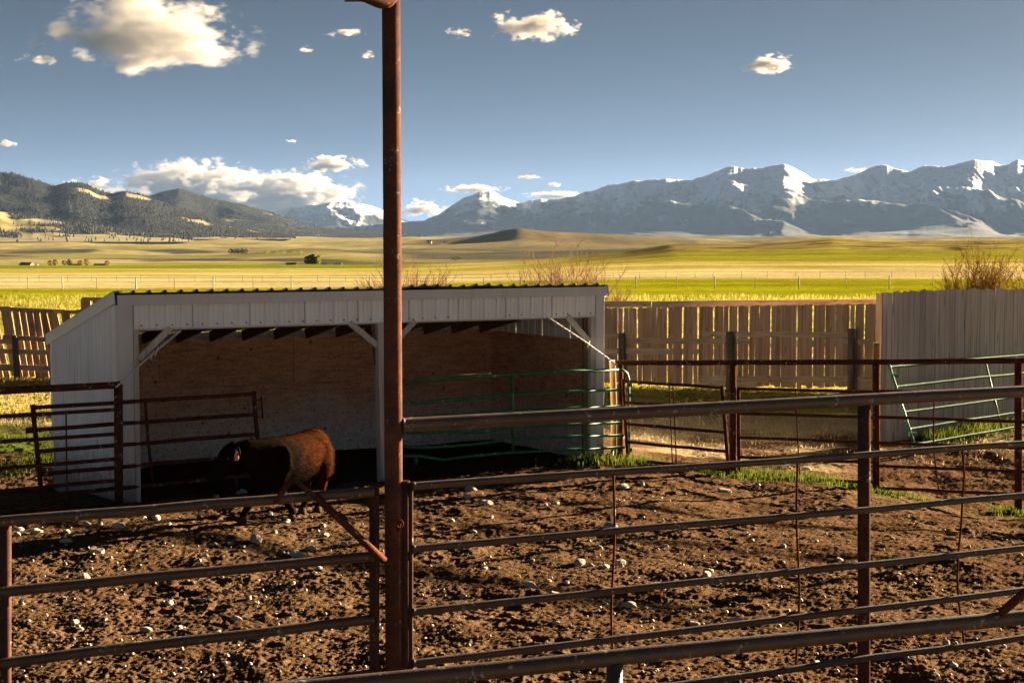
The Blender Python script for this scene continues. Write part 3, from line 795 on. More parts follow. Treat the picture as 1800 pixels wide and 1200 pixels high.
# left side wall sheets: the top edge follows the roof, the bottom edge the sunken ground
nl = 4
for i in range(nl):
    b0 = .17 + (SHD - .32) * i / nl + .003; b1 = .17 + (SHD - .32) * (i + 1) / nl - .002
    ribbed(S(-.035 - .004 * (i % 2), b1, 0), S(-.035 - .004 * (i % 2), b0, 0),
           lambda f, b0=b0, b1=b1: -.06 - .34 * ((b1 + (b0 - b1) * f) / SHD) ** .8, lambda f, b0=b0, b1=b1: roof_z(b1 + (b0 - b1) * f) - .05, -sx_, SHEET, shed, 'wall_sheet', .155, .034, False)
b = MB(); b.box(S(-.046, SHD - .09, .68), S(-.046, SHD - .09, HR - .02), .012, .20, sy_); b.build('rear_corner_trim', TRIM, shed)
b = MB(); b.poly([S(-.05, SHD - .19, .68), S(-.05, SHD + .01, .68), S(-.09, SHD - .02, .56), S(-.052, SHD - .13, .48), S(-.056, SHD - .19, .68), S(-.056, SHD + .01, .68), S(-.096, SHD - .02, .56), S(-.058, SHD - .13, .48)], [(0, 1, 2, 3), (7, 6, 5, 4), (1, 5, 6, 2), (2, 6, 7, 3), (3, 7, 4, 0)]); b.build('torn_trim', TRIM, shed)
# verge trim down the left edge of the roof
b = MB()
for (p, q, off, hh) in ((0, SHD + .15, -.075, .17),):
    b.box(S(off, -.09, roof_z(-.09) - .035), S(off, SHD + .18, roof_z(SHD + .18) - .035), .012, hh, Vector((0, 0, 1)))
    b.box(S(off + .05, -.09, roof_z(-.09) + .055), S(off + .05, SHD + .18, roof_z(SHD + .18) + .055), .13, .012, Vector((0, 0, 1)))
b.build('verge_trim', TRIM, shed)
b = MB(); b.box(S(SHL + .06, -.09, roof_z(-.09) - .06), S(SHL + .06, SHD + .1, roof_z(SHD + .1) - .06), .012, .20); b.build('verge_trim', TRIM, shed)
# right side and rear sheets
for i in range(4):
    b0 = .05 + (SHD - .05) * i / 4; b1 = .05 + (SHD - .05) * (i + 1) / 4 - .003
    ribbed(S(SHL - .01, b0, 0), S(SHL - .01, b1, 0), lambda f: -.05, lambda f, b0=b0, b1=b1: roof_z(b0 + (b1 - b0) * f) - .04, sx_, SHEET, shed, 'wall_sheet', .23, .018, False)
for i in range(nsh):
    a0 = SHL * i / nsh; a1 = SHL * (i + 1) / nsh - .003
    ribbed(S(a1, SHD + .03, 0), S(a0, SHD + .03, 0), lambda f: -.35, lambda f: HR + .045, sy_, SHEET, shed, 'rear_sheet', .23, .018, False)
# roof: ribbed sheets running front to back
ns_ = 9
for i in range(ns_):
    a0 = -.06 + (SHL + .10) * i / ns_; a1 = -.06 + (SHL + .10) * (i + 1) / ns_ - .004
    xsn = []; x = a0
    while x < a1 - .05:
        xsn += [(x, 0), (x + .015, .034), (x + .042, .034), (x + .057, 0)]; x += .23
    xsn.append((a1, 0)); pts = []; fs = []; n = len(xsn)
    for z_off in (0, -.008):
        for xx, h in xsn:
            lift = .03 * math.exp(-((xx - 4.9) / .35) ** 2) + .025 * math.exp(-((xx - 5.9) / .3) ** 2)
            for bb in (-.10, SHD + .2):
                pts.append(S(xx, bb, roof_z(bb) + .03 + h + z_off + (lift if bb < 0 else 0) + .003 * (i % 2)))
    for i2 in range(n - 1):
        fs.append((2 * i2, 2 * i2 + 2, 2 * i2 + 3, 2 * i2 + 1)); o2 = 2 * n
        fs.append((o2 + 2 * i2 + 1, o2 + 2 * i2 + 3, o2 + 2 * i2 + 2, o2 + 2 * i2)); fs.append((2 * i2, o2 + 2 * i2, o2 + 2 * i2 + 2, 2 * i2 + 2))
    b = MB(); b.poly(pts, fs); b.build('roof_sheet', ROOFM, shed)
# rafters and purlins
for i in range(14):
    a = .3 + i * (SHL - .6) / 13
    b = MB(); b.box(S(a, .12, roof_z(.12) - .10), S(a, SHD - .05, roof_z(SHD - .05) - .10), .045, .17); b.build('rafter', RAFTER, shed)
# plywood lining: sheets on the rear, left and right walls
cols = [0.03, 1.2, 3.62, 6.05, SHL - .04]
for r_i, (z0, z1) in enumerate(((-.12, 1.20), (1.206, 2.02))):
    sh = 0 if r_i == 0 else .55
    cc = [cols[0]] + [c + sh for c in cols[1:-1]] + [cols[-1]]
    for i in range(len(cc) - 1):
        b = MB(); b.box(S((cc[i] + cc[i + 1]) / 2, SHD - .05 - .008 * ((i + r_i) % 2), z0), S((cc[i] + cc[i + 1]) / 2, SHD - .05 - .008 * ((i + r_i) % 2), z1), cc[i + 1] - cc[i] - .008, .018, sy_)
        b.build('plywood_sheet', PLY, shed)
for side, a in ((0, .03), (1, SHL - .06)):
    for r_i, (z0, z1) in enumerate(((-.12, 1.20), (1.206, 1.95 if side == 0 else 2.02))):
        for j, (b0, b1) in enumerate(((.16, 1.38), (1.386, 2.6), (2.606, SHD - .08))):
            b = MB(); b.box(S(a + .006 * ((j + r_i) % 2), (b0 + b1) / 2, z0), S(a + .006 * ((j + r_i) % 2), (b0 + b1) / 2, z1), b1 - b0, .018, sx_)
            b.build('plywood_sheet', PLY, shed)
b = MB(); b.box(S(.1, SHD - .075, 2.04), S(SHL - .1, SHD - .075, 2.04), .02, .05); b.build('wall_plate', WHITEW, shed)
# posts, jambs, knee braces
b = MB(); b.box(S(.235, .0, -.05), S(.235, .0, HB - .02), .07, .12, sy_); b.build('jamb_post', WHITEW, shed)
b = MB(); b.box(S(SHL - .215, .0, -.05), S(SHL - .215, .0, HB - .02), .11, .12, sy_); b.build('jamb_post', WHITEW, shed)
b = MB(); b.box(S(SHL - .31, .06, -.05), S(SHL - .31, .06, HB - .02), .08, .05, sy_); b.build('jamb_board', RAFTER, shed)
mid_ = SHL / 2
b = MB(); b.box(S(mid_ + .02, -.02, -.06), S(mid_ - .02, -.02, HB - .02), .165, .15, sy_); b.build('centre_post', WHITEW, shed)
b = MB(); b.box(S(mid_ - .02, .05, 1.45), S(mid_ - .13, .05, HB - .02), .07, .06, sy_); b.build('post_splice', RAFTER, shed)
for p, q in (((.27, 2.03), (.74, 2.46)), ((mid_ - .10, 2.10), (mid_ - .56, 2.46)), ((mid_ + .12, 2.06), (mid_ + .56, 2.46)), ((SHL - .27, 2.0), (SHL - .73, 2.46))):
    b = MB(); b.box(S(p[0], -.04, p[1]), S(q[0], -.04, q[1]), .05, .09, sy_.cross(Vector((0, 0, 1))) * 0 + Vector((0, 0, 1))); b.build('knee_brace', WHITEW, shed)

# ------------------------------------------------------------------ pipe fences and gates
def pipe_pts(p, q, bend=0.0, n=6, seed=0):
    r = random.Random(seed * 31 + int(p.x * 77) + int(p.z * 131)); out = []
    for i in range(n + 1):
        t_ = i / n; m = p.lerp(q, t_); e = math.sin(math.pi * t_)
        out.append(m + Vector((0, 0, e * bend * r.uniform(-1, 1))) + Vector((0, e * bend * .6 * r.uniform(-1, 1), 0)))
    return out
def rail(p, q, r, m, parent, name='rail', bend=.006, seed=0, seg=10, n=6):
    b = MB(); pp = pipe_pts(p, q, bend, n, seed); L_ = (q - p).length; d_ = (q - p) / L_
    pp = [pp[0], pp[0] + d_ * .012, pp[0] + d_ * .022, pp[0] + d_ * .030] + pp[1:-1] + [pp[-1] - d_ * .030, pp[-1] - d_ * .022, pp[-1] - d_ * .012, pp[-1]]   # a weld bead swells both ends
    rr = [r * 1.14, r * 1.18, r * 1.01, r] + [r] * (len(pp) - 8) + [r, r * 1.01, r * 1.18, r * 1.14]
    b.tube(pp, rr, seg); return b.build(name, m, parent)
def post(p_bot, p_top, r, m, parent, name='post', seg=14):
    b = MB(); b.tube([p_bot, p_bot.lerp(p_top, .5), p_top], r, seg); return b.build(name, m, parent)

# near fence line runs through the tall pole in direction nd
nd = Vector((5900, F, 0)).normalized()
PX = P(692, 900, 10.8); PX.z = 0
def near(px, z, off=0.0):
    """point on the near fence line in the vertical plane, under photo column px, height z"""
    nrm = Vector((nd.y, -nd.x, 0)); base = PX + nrm * off
    z_guess = z; d = ray(px, 425 + (CAMZ - z) * 250)
    # plane through base with normal nrm
    for _ in range(3):
        t_ = (base - CAM).dot(nrm) / d.dot(nrm); h = CAM + d * t_
        py = 425 + (CAMZ - z) * F / h.y * 1.004; d = ray(px, py)
    h.z = z; return h
pole = thing('pole', 'tall rusty steel pole rising past the top of the picture', 'pole', PX)
b = MB(); b.tube([PX + Vector((0, 0, -.3)), PX + Vector((0, 0, 2.4)), PX + Vector((0, 0, 5.6))], .064, 28); pm = b.build('shaft', POLEM, pole)
# header pipe stub with a threaded end, welded near the top
b = MB(); e0 = P(640, -30, 10.45); e1 = P(676, -14, 10.74)
dirp = (e0 - e1); pts = []; rr = []
for i in range(17):
    pts.append(e1 + dirp * (i / 16 * 1.35)); rr.append(.118 + (.004 if i % 2 else 0))
b.tube(pts, rr, 20); b.build('threaded_stub', POLEM, pole)
b = MB(); b.box(P(612, -6, 10.62), P(706, -6, 10.72), .3, .03); b.build('cap_plate', RUSTN, pole)
b = MB(); c0 = P(695, 915, 10.72); c1 = P(702, 928, 10.66)
b.tube([P(700, 932, 10.74), P(703, 918, 10.70), P(705, 917, 10.68)], .012, 8); b.build('hinge_pin', RUST, pole)
b = MB(); ringc = P(703, 921, 10.68); pts = [ringc + Vector((math.cos(a) * .022, 0, math.sin(a) * .03)) for a in [i * math.pi / 6 for i in range(13)]]
b.tube(pts, .006, 6, False); b.build('hinge_eye', RUST, pole)

# heavy fence on the right of the pole: top pipe and post
hf = thing('pipe_fence', 'heavy fence of thick brown pipe right of the tall pole, one stout post', 'fence', near(1518, 0))
rail(near(704, 2.405), near(2320, 2.42), .051, RUSTN, hf, 'top_rail', .004, 1, 20, 8)
post(near(1518, -.3, -.02), near(1519, 2.39, -.02), .052, RUSTP, hf, 'post', 18)
post(near(2310, -.3, -.02), near(2310, 2.39, -.02), .052, RUSTP, hf, 'post', 18)
# gate right of the pole
rg = thing('pipe_gate', 'long brown pipe gate right of the tall pole, with thin bent uprights', 'gate', near(716, 0))
RZ = [1.965, 1.515, 1.06, .69, .27]
post(near(712, .05, .02), near(712, 2.01, .02), .036, RUSTP, rg, 'stile', 14)
post(near(722, .05, .05), near(722, 2.0, .05), .018, RUSTP, rg, 'stile_liner', 10)
for i, z in enumerate(RZ):
    rail(near(724, z + .01, .06), near(2300, z, .06), .0275, RUSTN, rg, 'rail', .008, 3 + i, 14, 9)
for px, bend in ((1078, 12), (1402, -10), (1692, 18)):
    b = MB(); pts = []
    for i in range(9):
        t_ = i / 8; z = RZ[0] - .02 + (RZ[4] - RZ[0]) * t_
        pts.append(near(px + bend * .4 * math.sin(2.4 * t_ * 3.14) * (.4 + .6 * t_) - (4 if px > 1600 and t_ > .2 else 0), z, .035))
    b.tube(pts, .0095, 8); b.build('upright', RUST, rg)
# gate left of the pole
lg = thing('pipe_gate', 'brown pipe gate left of the tall pole, crossed by a bent latch rod', 'gate', near(655, 0))
post(near(658, .05, .03), near(658, 2.0, .03), .036, RUSTP, lg, 'stile', 14)
post(near(10, .05, .03), near(10, 1.93, .03), .036, RUSTP, lg, 'stile', 14)
LZ = [(1.955, 1.93), (1.50, 1.48), (1.05, 1.02), (.66, .63), (.24, .22)]
for i, (zr_, zl_) in enumerate(LZ):
    rail(near(-320, zl_ - .005, .06), near(655, zr_, .06), .0345, RUSTN, lg, 'rail', .006, 13 + i, 14, 9)
lt = thing('latch_rod', 'bent pipe latch lying against the gate left of the tall pole', 'latch', near(600, 1.6, .15))
q0 = near(676, 1.475, .14); q1 = near(555, 1.955, .13); q2 = near(513, 2.10, .13); q3 = near(484, 1.945, .17)
b = MB(); b.tube([q0, q0.lerp(q1, .5), q1 + Vector((0, 0, .01))], .026, 12); b.build('handle_tube', RUST, lt)
b = MB(); b.tube([q1, q2, q2 + (q3 - q2) * .06, q3], .019, 12); b.build('bent_rod', RUST, lt)

# nearest rail, across the lower right corner
v0 = P(560, 1207, 8.55); v1 = P(1960, 1068, 10.55)
def nr(px):
    t_ = (px - 560) / 1400.0; a = v0.lerp(v1, 0)
    d = ray(px, 1200); n = Vector((-(v1 - v0).y, (v1 - v0).x, 0)); k_ = (v0 - CAM).dot(n) / d.dot(n); h = CAM + d * k_
    f = (h - v0).dot((v1 - v0)) / (v1 - v0).length_squared
    h.z = v0.z + (v1.z - v0.z) * f; return h
nf = thing('pipe_rail_fence', 'nearest thick pipe rail crossing the lower right corner on a short post', 'fence', nr(1080))
rail(nr(420), nr(2000), .051, RUSTN, nf, 'top_rail', .003, 21, 22, 8)
pb = nr(1080); post(Vector((pb.x, pb.y, -.3)), pb - Vector((0, 0, .03)), .05, RUSTN, nf, 'post', 16)
pb = nr(1755); rail(pb + Vector((.0, -.01, .045)), pb + Vector((.34, -.05, .36)), .03, RUST, nf, 'brace', 0, 0, 12, 2)

# fence left of the shed
lf = thing('pipe_fence', 'brown pipe fence left of the shed, ending in a post at its corner', 'fence', G(209, 884))
e = P(209, 884, 21.55)
def lfp(px, z):
    d0 = 20.72 + (21.55 - 20.72) * px / 209.0; q = P(px, 425 + (CAMZ - z) * F / d0, d0); q.z = z; return q
rail(lfp(-330, 1.685), lfp(211, 1.69), .05, RUST, lf, 'top_rail', .005, 31, 14)
post(lfp(209, -.35), lfp(208, 1.70), .062, RUST, lf, 'post', 14)
for i, z in enumerate((1.345, 1.0, .645, .34, .03)):
    rail(lfp(-330, z - .015), lfp(207, z), .027, RUST, lf, 'rail', .01, 33 + i)
b = MB(); b.tube([lfp(116, 1.345), lfp(117, .7), lfp(119, -.1)], .011, 6); b.build('upright', RUST, lf)
# gate swung open in front of the shed's left bay
og_ = thing('pipe_gate', 'brown pipe gate standing open across the left bay of the shed', 'gate', P(260, 880, 22.0))
def ogp(px, z):
    d0 = 20.98 + (23.0 - 20.98) * (px - 57) / 390.0; q = P(px, 425 + (CAMZ - z) * F / d0, d0); q.z = z; return q
OZ = (1.43, 1.12, .82, .50, .20)
b = MB(); b.tube([ogp(57, 1.47), ogp(66, .8), ogp(75, .05)], .033, 10); b.build('stile', RUST, og_)
b = MB(); b.tube([ogp(446, 1.46), ogp(450, 1.0), ogp(458, .3)], .033, 10); b.build('stile', RUST, og_)
for i, z in enumerate(OZ):
    l0 = 59 + 3.5 * i; r0 = (446, 447, 450, 452, 450)[i]
    rail(ogp(l0, z + .0), ogp(r0, z - .01), .03, RUST, og_, 'rail', .008, 41 + i)
b = MB(); b.tube([ogp(255, 1.41), ogp(260, .9), ogp(268, .22)], .022, 8); b.build('upright', RUST, og_)
b = MB(); b.tube([ogp(415, .19), ogp(416, -.0)], .03, 8); b.build('foot', RUST, og_)
b = MB(); b.box(ogp(46, 1.12), ogp(58, 1.12), .03, .08); b.build('latch_plate', RUST, og_)
lat = MB()
for z in (1.33, 1.20, 1.07): lat.tube([ogp(450, z), ogp(460, z)], .008, 6)
lat.tube([ogp(459, 1.38), ogp(462, 1.04)], .013, 6); lat.build('latch', RUST, og_)

# green gate across the right bay
gg = thing('pipe_gate', 'dented green pipe gate across the right bay of the shed', 'gate', P(900, 820, 25.0))
def ggp(px, py):
    d0 = 23.95 + (25.95 - 23.95) * (px - 690) / 410.0; return P(px, py, d0)
GR = [[(690, 674), (760, 668), (830, 662), (900, 658), (1000, 652), (1088, 650)],
      [(690, 709), (745, 707), (800, 702), (900, 693), (1000, 688), (1092, 685)],
      [(690, 737), (760, 731), (830, 727), (900, 722), (1000, 717), (1094, 714)],
      [(690, 761), (760, 760), (820, 760), (850, 758), (900, 750), (1000, 746), (1094, 743)],
      [(690, 780), (720, 786), (760, 786), (830, 781), (900, 772), (1000, 767), (1096, 765)],
      [(690, 801), (740, 801), (778, 808), (830, 801), (900, 795), (1000, 790), (1097, 786)]]
for i, row in enumerate(GR):
    b = MB(); b.tube([ggp(*q) for q in row], .024, 9); b.build('rail', GREEN, gg)
b = MB(); b.tube([ggp(900, 657), ggp(902, 796)], .026, 9); b.build('upright', GREEN, gg)
b = MB(); b.tube([ggp(1086, 650), ggp(1096, 651), ggp(1102, 656), ggp(1105, 667), ggp(1106, 798)], .025, 9); b.build('stile', GREEN, gg)
b = MB(); b.tube([ggp(691, 672), ggp(692, 803)], .026, 9); b.build('stile', GREEN, gg)
b = MB(); b.tube([ggp(1076, 790), ggp(1076, 812)], .026, 8); b.build('foot', GREEN, gg)
b = MB(); b.tube([ggp(731, 803), ggp(731, 816)], .026, 8); b.build('foot', GREEN, gg)
for py in (676, 694, 776, 790):
    b = MB(); b.box(ggp(1103, py), ggp(1110, py), .05, .06); b.build('bracket', GREEN, gg)

# right-hand pipe fence behind the pen
def rfp(px, z):
    d0 = np.interp(px, [1090, 1288, 1540, 1790, 1990, 2260], [26.0, 25.2, 24.4, 23.7, 23.1, 22.3]); q = P(px, 425 + (CAMZ - z) * F / d0, d0); q.z = z; return q
rf_ = thing('pipe_fence', 'long brown pipe fence right of the shed, four posts under one top rail', 'fence', rfp(1288, 0))
for px0, px1 in ((1082, 1540), (1540, 2260)):
    rail(rfp(px0, 1.655 + .0003 * (px0 - 1090)), rfp(px1, 1.655 + .0003 * (px1 - 1090)), .043, RUST, rf_, 'top_rail', .006, px0, 12)
for px, zb in ((1090, -.25), (1288, -.35), (1540, -.4), (1790, -.7), (2250, -.7)):
    post(rfp(px, zb), rfp(px, 1.63 + .0003 * (px - 1090)), .06 if px != 1090 else .055, RUST, rf_, 'post', 12)
for i, z in enumerate((1.29, .885, .485, .16, -.16)):
    rail(rfp(1297, z), rfp(1535, z + .02), .026, RUST, rf_, 'rail', .008, 51 + i)
for i, z in enumerate((1.33, .91, .50, .13, -.23)):
    rail(rfp(1545, z), rfp(1786, z + .01), .026, RUST, rf_, 'rail', .008, 61 + i)
for i, z in enumerate((1.34, .92, .51, .14, -.22)):
    rail(rfp(1795, z), rfp(2245, z + .01), .026, RUST, rf_, 'rail', .008, 71 + i)
b = MB(); b.tube([rfp(1298, 1.31), rfp(1299, -.2)], .03, 8); b.build('panel_stile', RUST, rf_)
b = MB(); b.tube([rfp(1399, 1.29), rfp(1402, .5), rfp(1406, -.15)], .011, 6); b.build('upright', RUST, rf_)
b = MB(); b.tube([rfp(1642, 1.3), rfp(1641, .4), rfp(1650, -.22)], .013, 6); b.build('upright', RUST, rf_)
dg = thing('pipe_gate', 'short brown pipe gate with twin thin uprights right of the shed', 'gate', P(1180, 815, 25.4))
def dgp(px, z):
    d0 = 25.9 + (24.7 - 25.9) * (px - 1097) / 176.0; q = P(px, 425 + (CAMZ - z) * F / d0, d0); q.z = z; return q
for i, z in enumerate((1.35, .99, .63, .32, .02)):
    rail(dgp(1095 + 2 * i, z), dgp(1271 + 2 * i, z), .026, RUST, dg, 'rail', .006, 81 + i)
b = MB(); b.tube([dgp(1095, 1.38), dgp(1104, -.05)], .03, 10); b.build('stile', RUST, dg)
b = MB(); b.tube([dgp(1269, 1.38), dgp(1281, -.05)], .03, 10); b.build('stile', RUST, dg)
for dx in (0, 7):
    b = MB(); b.tube([dgp(1176 + dx, 1.35), dgp(1182 + dx, .0)], .010, 6); b.build('upright', RUST, dg)

# green gate leaning on the grey plank fence
le = thing('pipe_gate', 'green pipe gate leaning against the grey plank fence', 'gate', P(1607, 781, 27.6))
TL, BL, TR, BR = P(1563, 642, 28.5), P(1610, 790, 27.7), P(1850, 617, 31.3), P(1880, 742, 30.4)
def lep(u_, v_): return TL.lerp(TR, u_).lerp(BL.lerp(BR, u_), v_)
for v_ in (0.02, .26, .56, .76, .94): rail(lep(.0, v_), lep(1, v_), .026, GREEN, le, 'rail', .01, int(v_ * 100))
b = MB(); b.tube([lep(0, -.02), lep(0, 1.02)], .026, 9); b.build('stile', GREEN, le)
b = MB(); b.tube([lep(.56, 0), lep(.545, .97)], .02, 8); b.build('upright', GREEN, le)
for v_ in (.12, .30, .82, .95):
    b = MB(); b.box(lep(-.012, v_), lep(.03, v_ + .01), .05, .07); b.build('bracket', GREEN, le)
b = MB(); b.tube([lep(.08, .94), lep(.10, 1.10)], .022, 8); b.build('foot', GREEN, le)

# cords and chain from the shed header to the fences
def cord(pts, r, label, name, cat, m, knots):
    o = thing(name, label, cat, pts[0])
    for s in (0, 1):
        b = MB(); q = []
        for i in range(41):
            t_ = i / 40; j = min(int(t_ * (len(pts) - 1)), len(pts) - 2); f = t_ * (len(pts) - 1) - j
            p = pts[j].lerp(pts[j + 1], f); a = t_ * 60 + s * math.pi
            q.append(p + Vector((math.cos(a), .3 * math.sin(a), math.sin(a))) * r)
        b.tube(q, r * .8, 5); b.build('strand', m, o)
    for k_ in knots:
        p = pts[0].lerp(pts[-1], k_); b = MB(); b.tube([p + Vector((.03, 0, .07)), p, p + Vector((-.02, 0, -.06))], r * .9, 5); b.build('loose_end', m, o)
CORDM = NT('pale_twine'); CORDM.base((.52, .50, .52)).rough(.8)
CHAIN = NT('rusty_chain'); CHAIN.base((.20, .15, .12)).rough(.6)
cord([P(204, 680, 21.45), P(258, 630, 21.9), P(317, 581, 22.2)], .012, 'pale twisted twine tied from the left fence post up to the shed header', 'twine', 'twine', CORDM.m, (.55, .62))
cord([P(1084, 641, 25.85), P(1030, 602, 25.5), P(962, 557, 25.2)], .011, 'pale twine and chain from the shed header down to the right fence', 'twine', 'twine', CORDM.m, (.42,))
yp = thing('wooden_post', 'yellowish wooden post between the shed corner and the right fence', 'post', P(1077, 806, 26.25))
q = P(1079, 806, 26.25); q.z = 0
b = MB(); b.tube([q + Vector((0, 0, -.2)), q + Vector((0, 0, .8)), q + Vector((-.03, 0, 1.66))], .055, 14); b.build('shaft', YPOST, yp)
b = MB(); b.tube([q + Vector((-.03, 0, 1.655)), q + Vector((-.03, 0, 1.68))], [.058, .045], 14); b.build('post_top', WHITEW, yp)

# ------------------------------------------------------------------ plank fences
def plank_mesh(name, wd, h, th, m, seed):
    """one board standing on its local origin, slightly uneven edges"""
    r = random.Random(seed); b = MB(); vsx = []
    rows = 4
    for i in range(rows + 1):
        z = h * i / rows; o1 = r.uniform(-.004, .004); o2 = r.uniform(-.004, .004); bow = r.uniform(-.004, .004)
        top = r.uniform(-.012, .012) if i == rows else 0
        vsx += [(-wd / 2 + o1, -th / 2 + bow, z), (wd / 2 + o2, -th / 2 + bow, z + top), (wd / 2 + o2, th / 2 + bow, z + top), (-wd / 2 + o1, th / 2 + bow, z)]
    fs = [(3, 2, 1, 0)]
    for i in range(rows):
        for k_ in range(4):
            k2 = (k_ + 1) % 4; fs.append((4 * i + k_, 4 * i + k2, 4 * i + 4 + k2, 4 * i + 4 + k_))
    n = 4 * rows; fs.append((n, n + 1, n + 2, n + 3)); b.poly([Vector(v) for v in vsx], fs)
    me = bpy.data.meshes.new(name); me.from_pydata([tuple(v) for v in b.v], [], b.f); me.materials.append(m); me.update(); return me
def put_part(name, me, parent, loc, rz, tilt=0, scale=(1, 1, 1), lean=0):
    o = bpy.data.objects.new(name, me); C.objects.link(o); o.parent = parent
    o.location = Vector(loc) - org(parent); o.rotation_euler = (lean, tilt, rz); o.scale = scale; return o
def beam(p, q, wd, hh, m, parent, name):
    """horizontal timber: local x along the timber so that the grain follows it"""
    L_ = (q - p).length; me = bpy.data.meshes.new(name); b = MB(); r = random.Random(int(L_ * 1000)); n = 6; vv = []
    for i in range(n + 1):
        x = L_ * i / n; o1 = r.uniform(-.006, .006)
        vv += [(x, -wd / 2, -hh / 2 + o1), (x, wd / 2, -hh / 2 + o1), (x, wd / 2, hh / 2 + o1), (x, -wd / 2, hh / 2 + o1)]
    fs = [(0, 1, 2, 3)]
    for i in range(n):
        for k_ in range(4):
            k2 = (k_ + 1) % 4; fs.append((4 * i + k_, 4 * i + 4 + k_, 4 * i + 4 + k2, 4 * i + k2))
    fs.append((4 * n + 3, 4 * n + 2, 4 * n + 1, 4 * n)); me.from_pydata(vv, [], fs); me.materials.append(m); me.update()
    o = bpy.data.objects.new(name, me); C.objects.link(o); o.parent = parent; o.location = p - org(parent)
    o.rotation_euler = (q - p).to_track_quat('X', 'Z').to_euler(); return o
VAR = [plank_mesh('plank', .135, 1.0, .024, PLANK, i) for i in range(5)]
GVAR = [plank_mesh('plank', .146, 1.0, .026, GPLANK, 20 + i) for i in range(5)]

# brown fence behind the pens, seen right of the shed: light leaks between its boards
def bfd(px): return np.interp(px, [100, 1073, 1545, 1700], [41.5, 39.0, 37.6, 37.2])
def bfp(px, z):
    d0 = bfd(px); q = P(px, 425 + (CAMZ - z) * F / d0, d0); q.z = z; return q
bf = thing('plank_fence', 'tall brown fence of spaced upright boards right of the shed', 'fence', bfp(1300, 0))
px = 790.0; i = 0; rb = random.Random(3)
ang = math.atan2((bfp(1545, 0) - bfp(1073, 0)).y, (bfp(1545, 0) - bfp(1073, 0)).x)
while px < 2250:
    dens_gap = .001 + (.014 if rb.random() < (.12 if px < 1300 else .28) else .0) * rb.uniform(.5, 1.2)
    zt_ = 2.02 + .00035 * min(max(px - 1073, 0), 550); z0 = .10 + rb.uniform(-.03, .05)
    wsc = rb.uniform(.72, 1.12)
    q = bfp(px, z0); put_part('plank', VAR[i % 5], bf, q, ang + rb.uniform(-.02, .02), rb.uniform(-.012, .012), (wsc, 1, zt_ - z0))
    px += (.135 * wsc + dens_gap) * F / bfd(px); i += 1
beam(bfp(788, 2.10), bfp(1145, 2.13), .06, .15, RAILW, bf, 'cap_rail'); beam(bfp(1146, 2.12), bfp(2250, 2.34), .06, .16, RAILW, bf, 'cap_rail')
n_ = Vector((math.sin(ang), -math.cos(ang), 0))
for (xa, za, xb, zb, hh, off) in ((1060, 1.32, 1112, 1.33, .13, .10), (1235, 1.40, 1490, 1.42, .13, .11), (1112, 1.20, 1318, 1.22, .14, .07), (1050, .93, 2240, 1.10, .15, .15), (1480, 1.24, 1560, 1.26, .13, .12),
                                  (1232, .27, 1575, .34, .16, .12), (1225, .12, 1330, .14, .13, .09), (1060, .30, 1118, .30, .12, .09), (1495, .1, 1580, .12, .14, .1)):
    beam(bfp(xa, za) + n_ * off, bfp(xb, zb) + n_ * off, .05, hh, RAILW, bf, 'rail')
for px_, zt_ in ((1095, 1.40), (1283, 1.47), (1495, 1.58)):
    b = MB(); q = bfp(px_, 0) + n_ * .26; b.tube([q - Vector((0, 0, .2)), q + Vector((.01, 0, .7)), q + Vector((0, 0, zt_))], .085, 12); b.build('post', POSTW, bf)
bf2 = thing('plank_fence', 'short stretch of brown board fence showing over the shed roof at left', 'fence', bfp(165, 0))
px = 148.0; i = 0
while px < 330:
    q = bfp(px, .1); wsc = rb.uniform(.8, 1.1); put_part('plank', VAR[i % 5], bf2, q, ang, rb.uniform(-.01, .01), (wsc, 1, 2.08)); px += (.135 * wsc + .006) * F / 41; i += 1
beam(bfp(146, 2.16) + n_ * .05, bfp(330, 2.16) + n_ * .05, .06, .10, RAILW, bf2, 'cap_rail')
# leaning brown fence at the far left
lb_ = thing('plank_fence', 'brown board fence at the left edge, its boards leaning', 'fence', P(40, 660, 42.0))
def lbp(px, z):
    d0 = np.interp(px, [-300, 0, 160], [42.6, 42.0, 41.4]); q = P(px, 425 + (CAMZ - z) * F / d0, d0); q.z = z; return q
px = -260.0; i = 0
while px < 172:
    wsc = rb.uniform(.95, 1.35); q = lbp(px, .0 + rb.uniform(-.03, .05)); tl = -.16 + rb.uniform(-.06, .05)
    put_part('plank', VAR[i % 5], lb_, q, rb.uniform(-.05, .05), tl, (wsc, 1, 1.86)); px += (.135 * wsc + rb.choice((.004, .008, .012, .035))) * F / 42; i += 1
beam(lbp(-270, 1.95), lbp(20, 1.88), .08, .12, RAILW, lb_, 'cap_rail'); beam(lbp(20, 1.87), lbp(168, 1.78), .08, .11, RAILW, lb_, 'cap_rail')
nf_ = Vector((0, -1, 0))
for (xa, za, xb, zb, hh) in ((-270, 1.05, 28, .98, .12), (8, 1.10, 150, 1.02, .12), (-270, .80, 150, .70, .13), (5, .30, 150, .25, .14), (-270, .28, 30, .25, .12)):
    beam(lbp(xa, za) + nf_ * .12, lbp(xb, zb) + nf_ * .12, .05, hh, RAILW, lb_, 'rail')
for px_ in (-150, 36):
    b = MB(); q = lbp(px_, 0) + nf_ * .25; b.tube([q - Vector((0, 0, .25)), q + Vector((-.05, 0, 1.17))], .085, 12); b.build('post', POSTW, lb_)
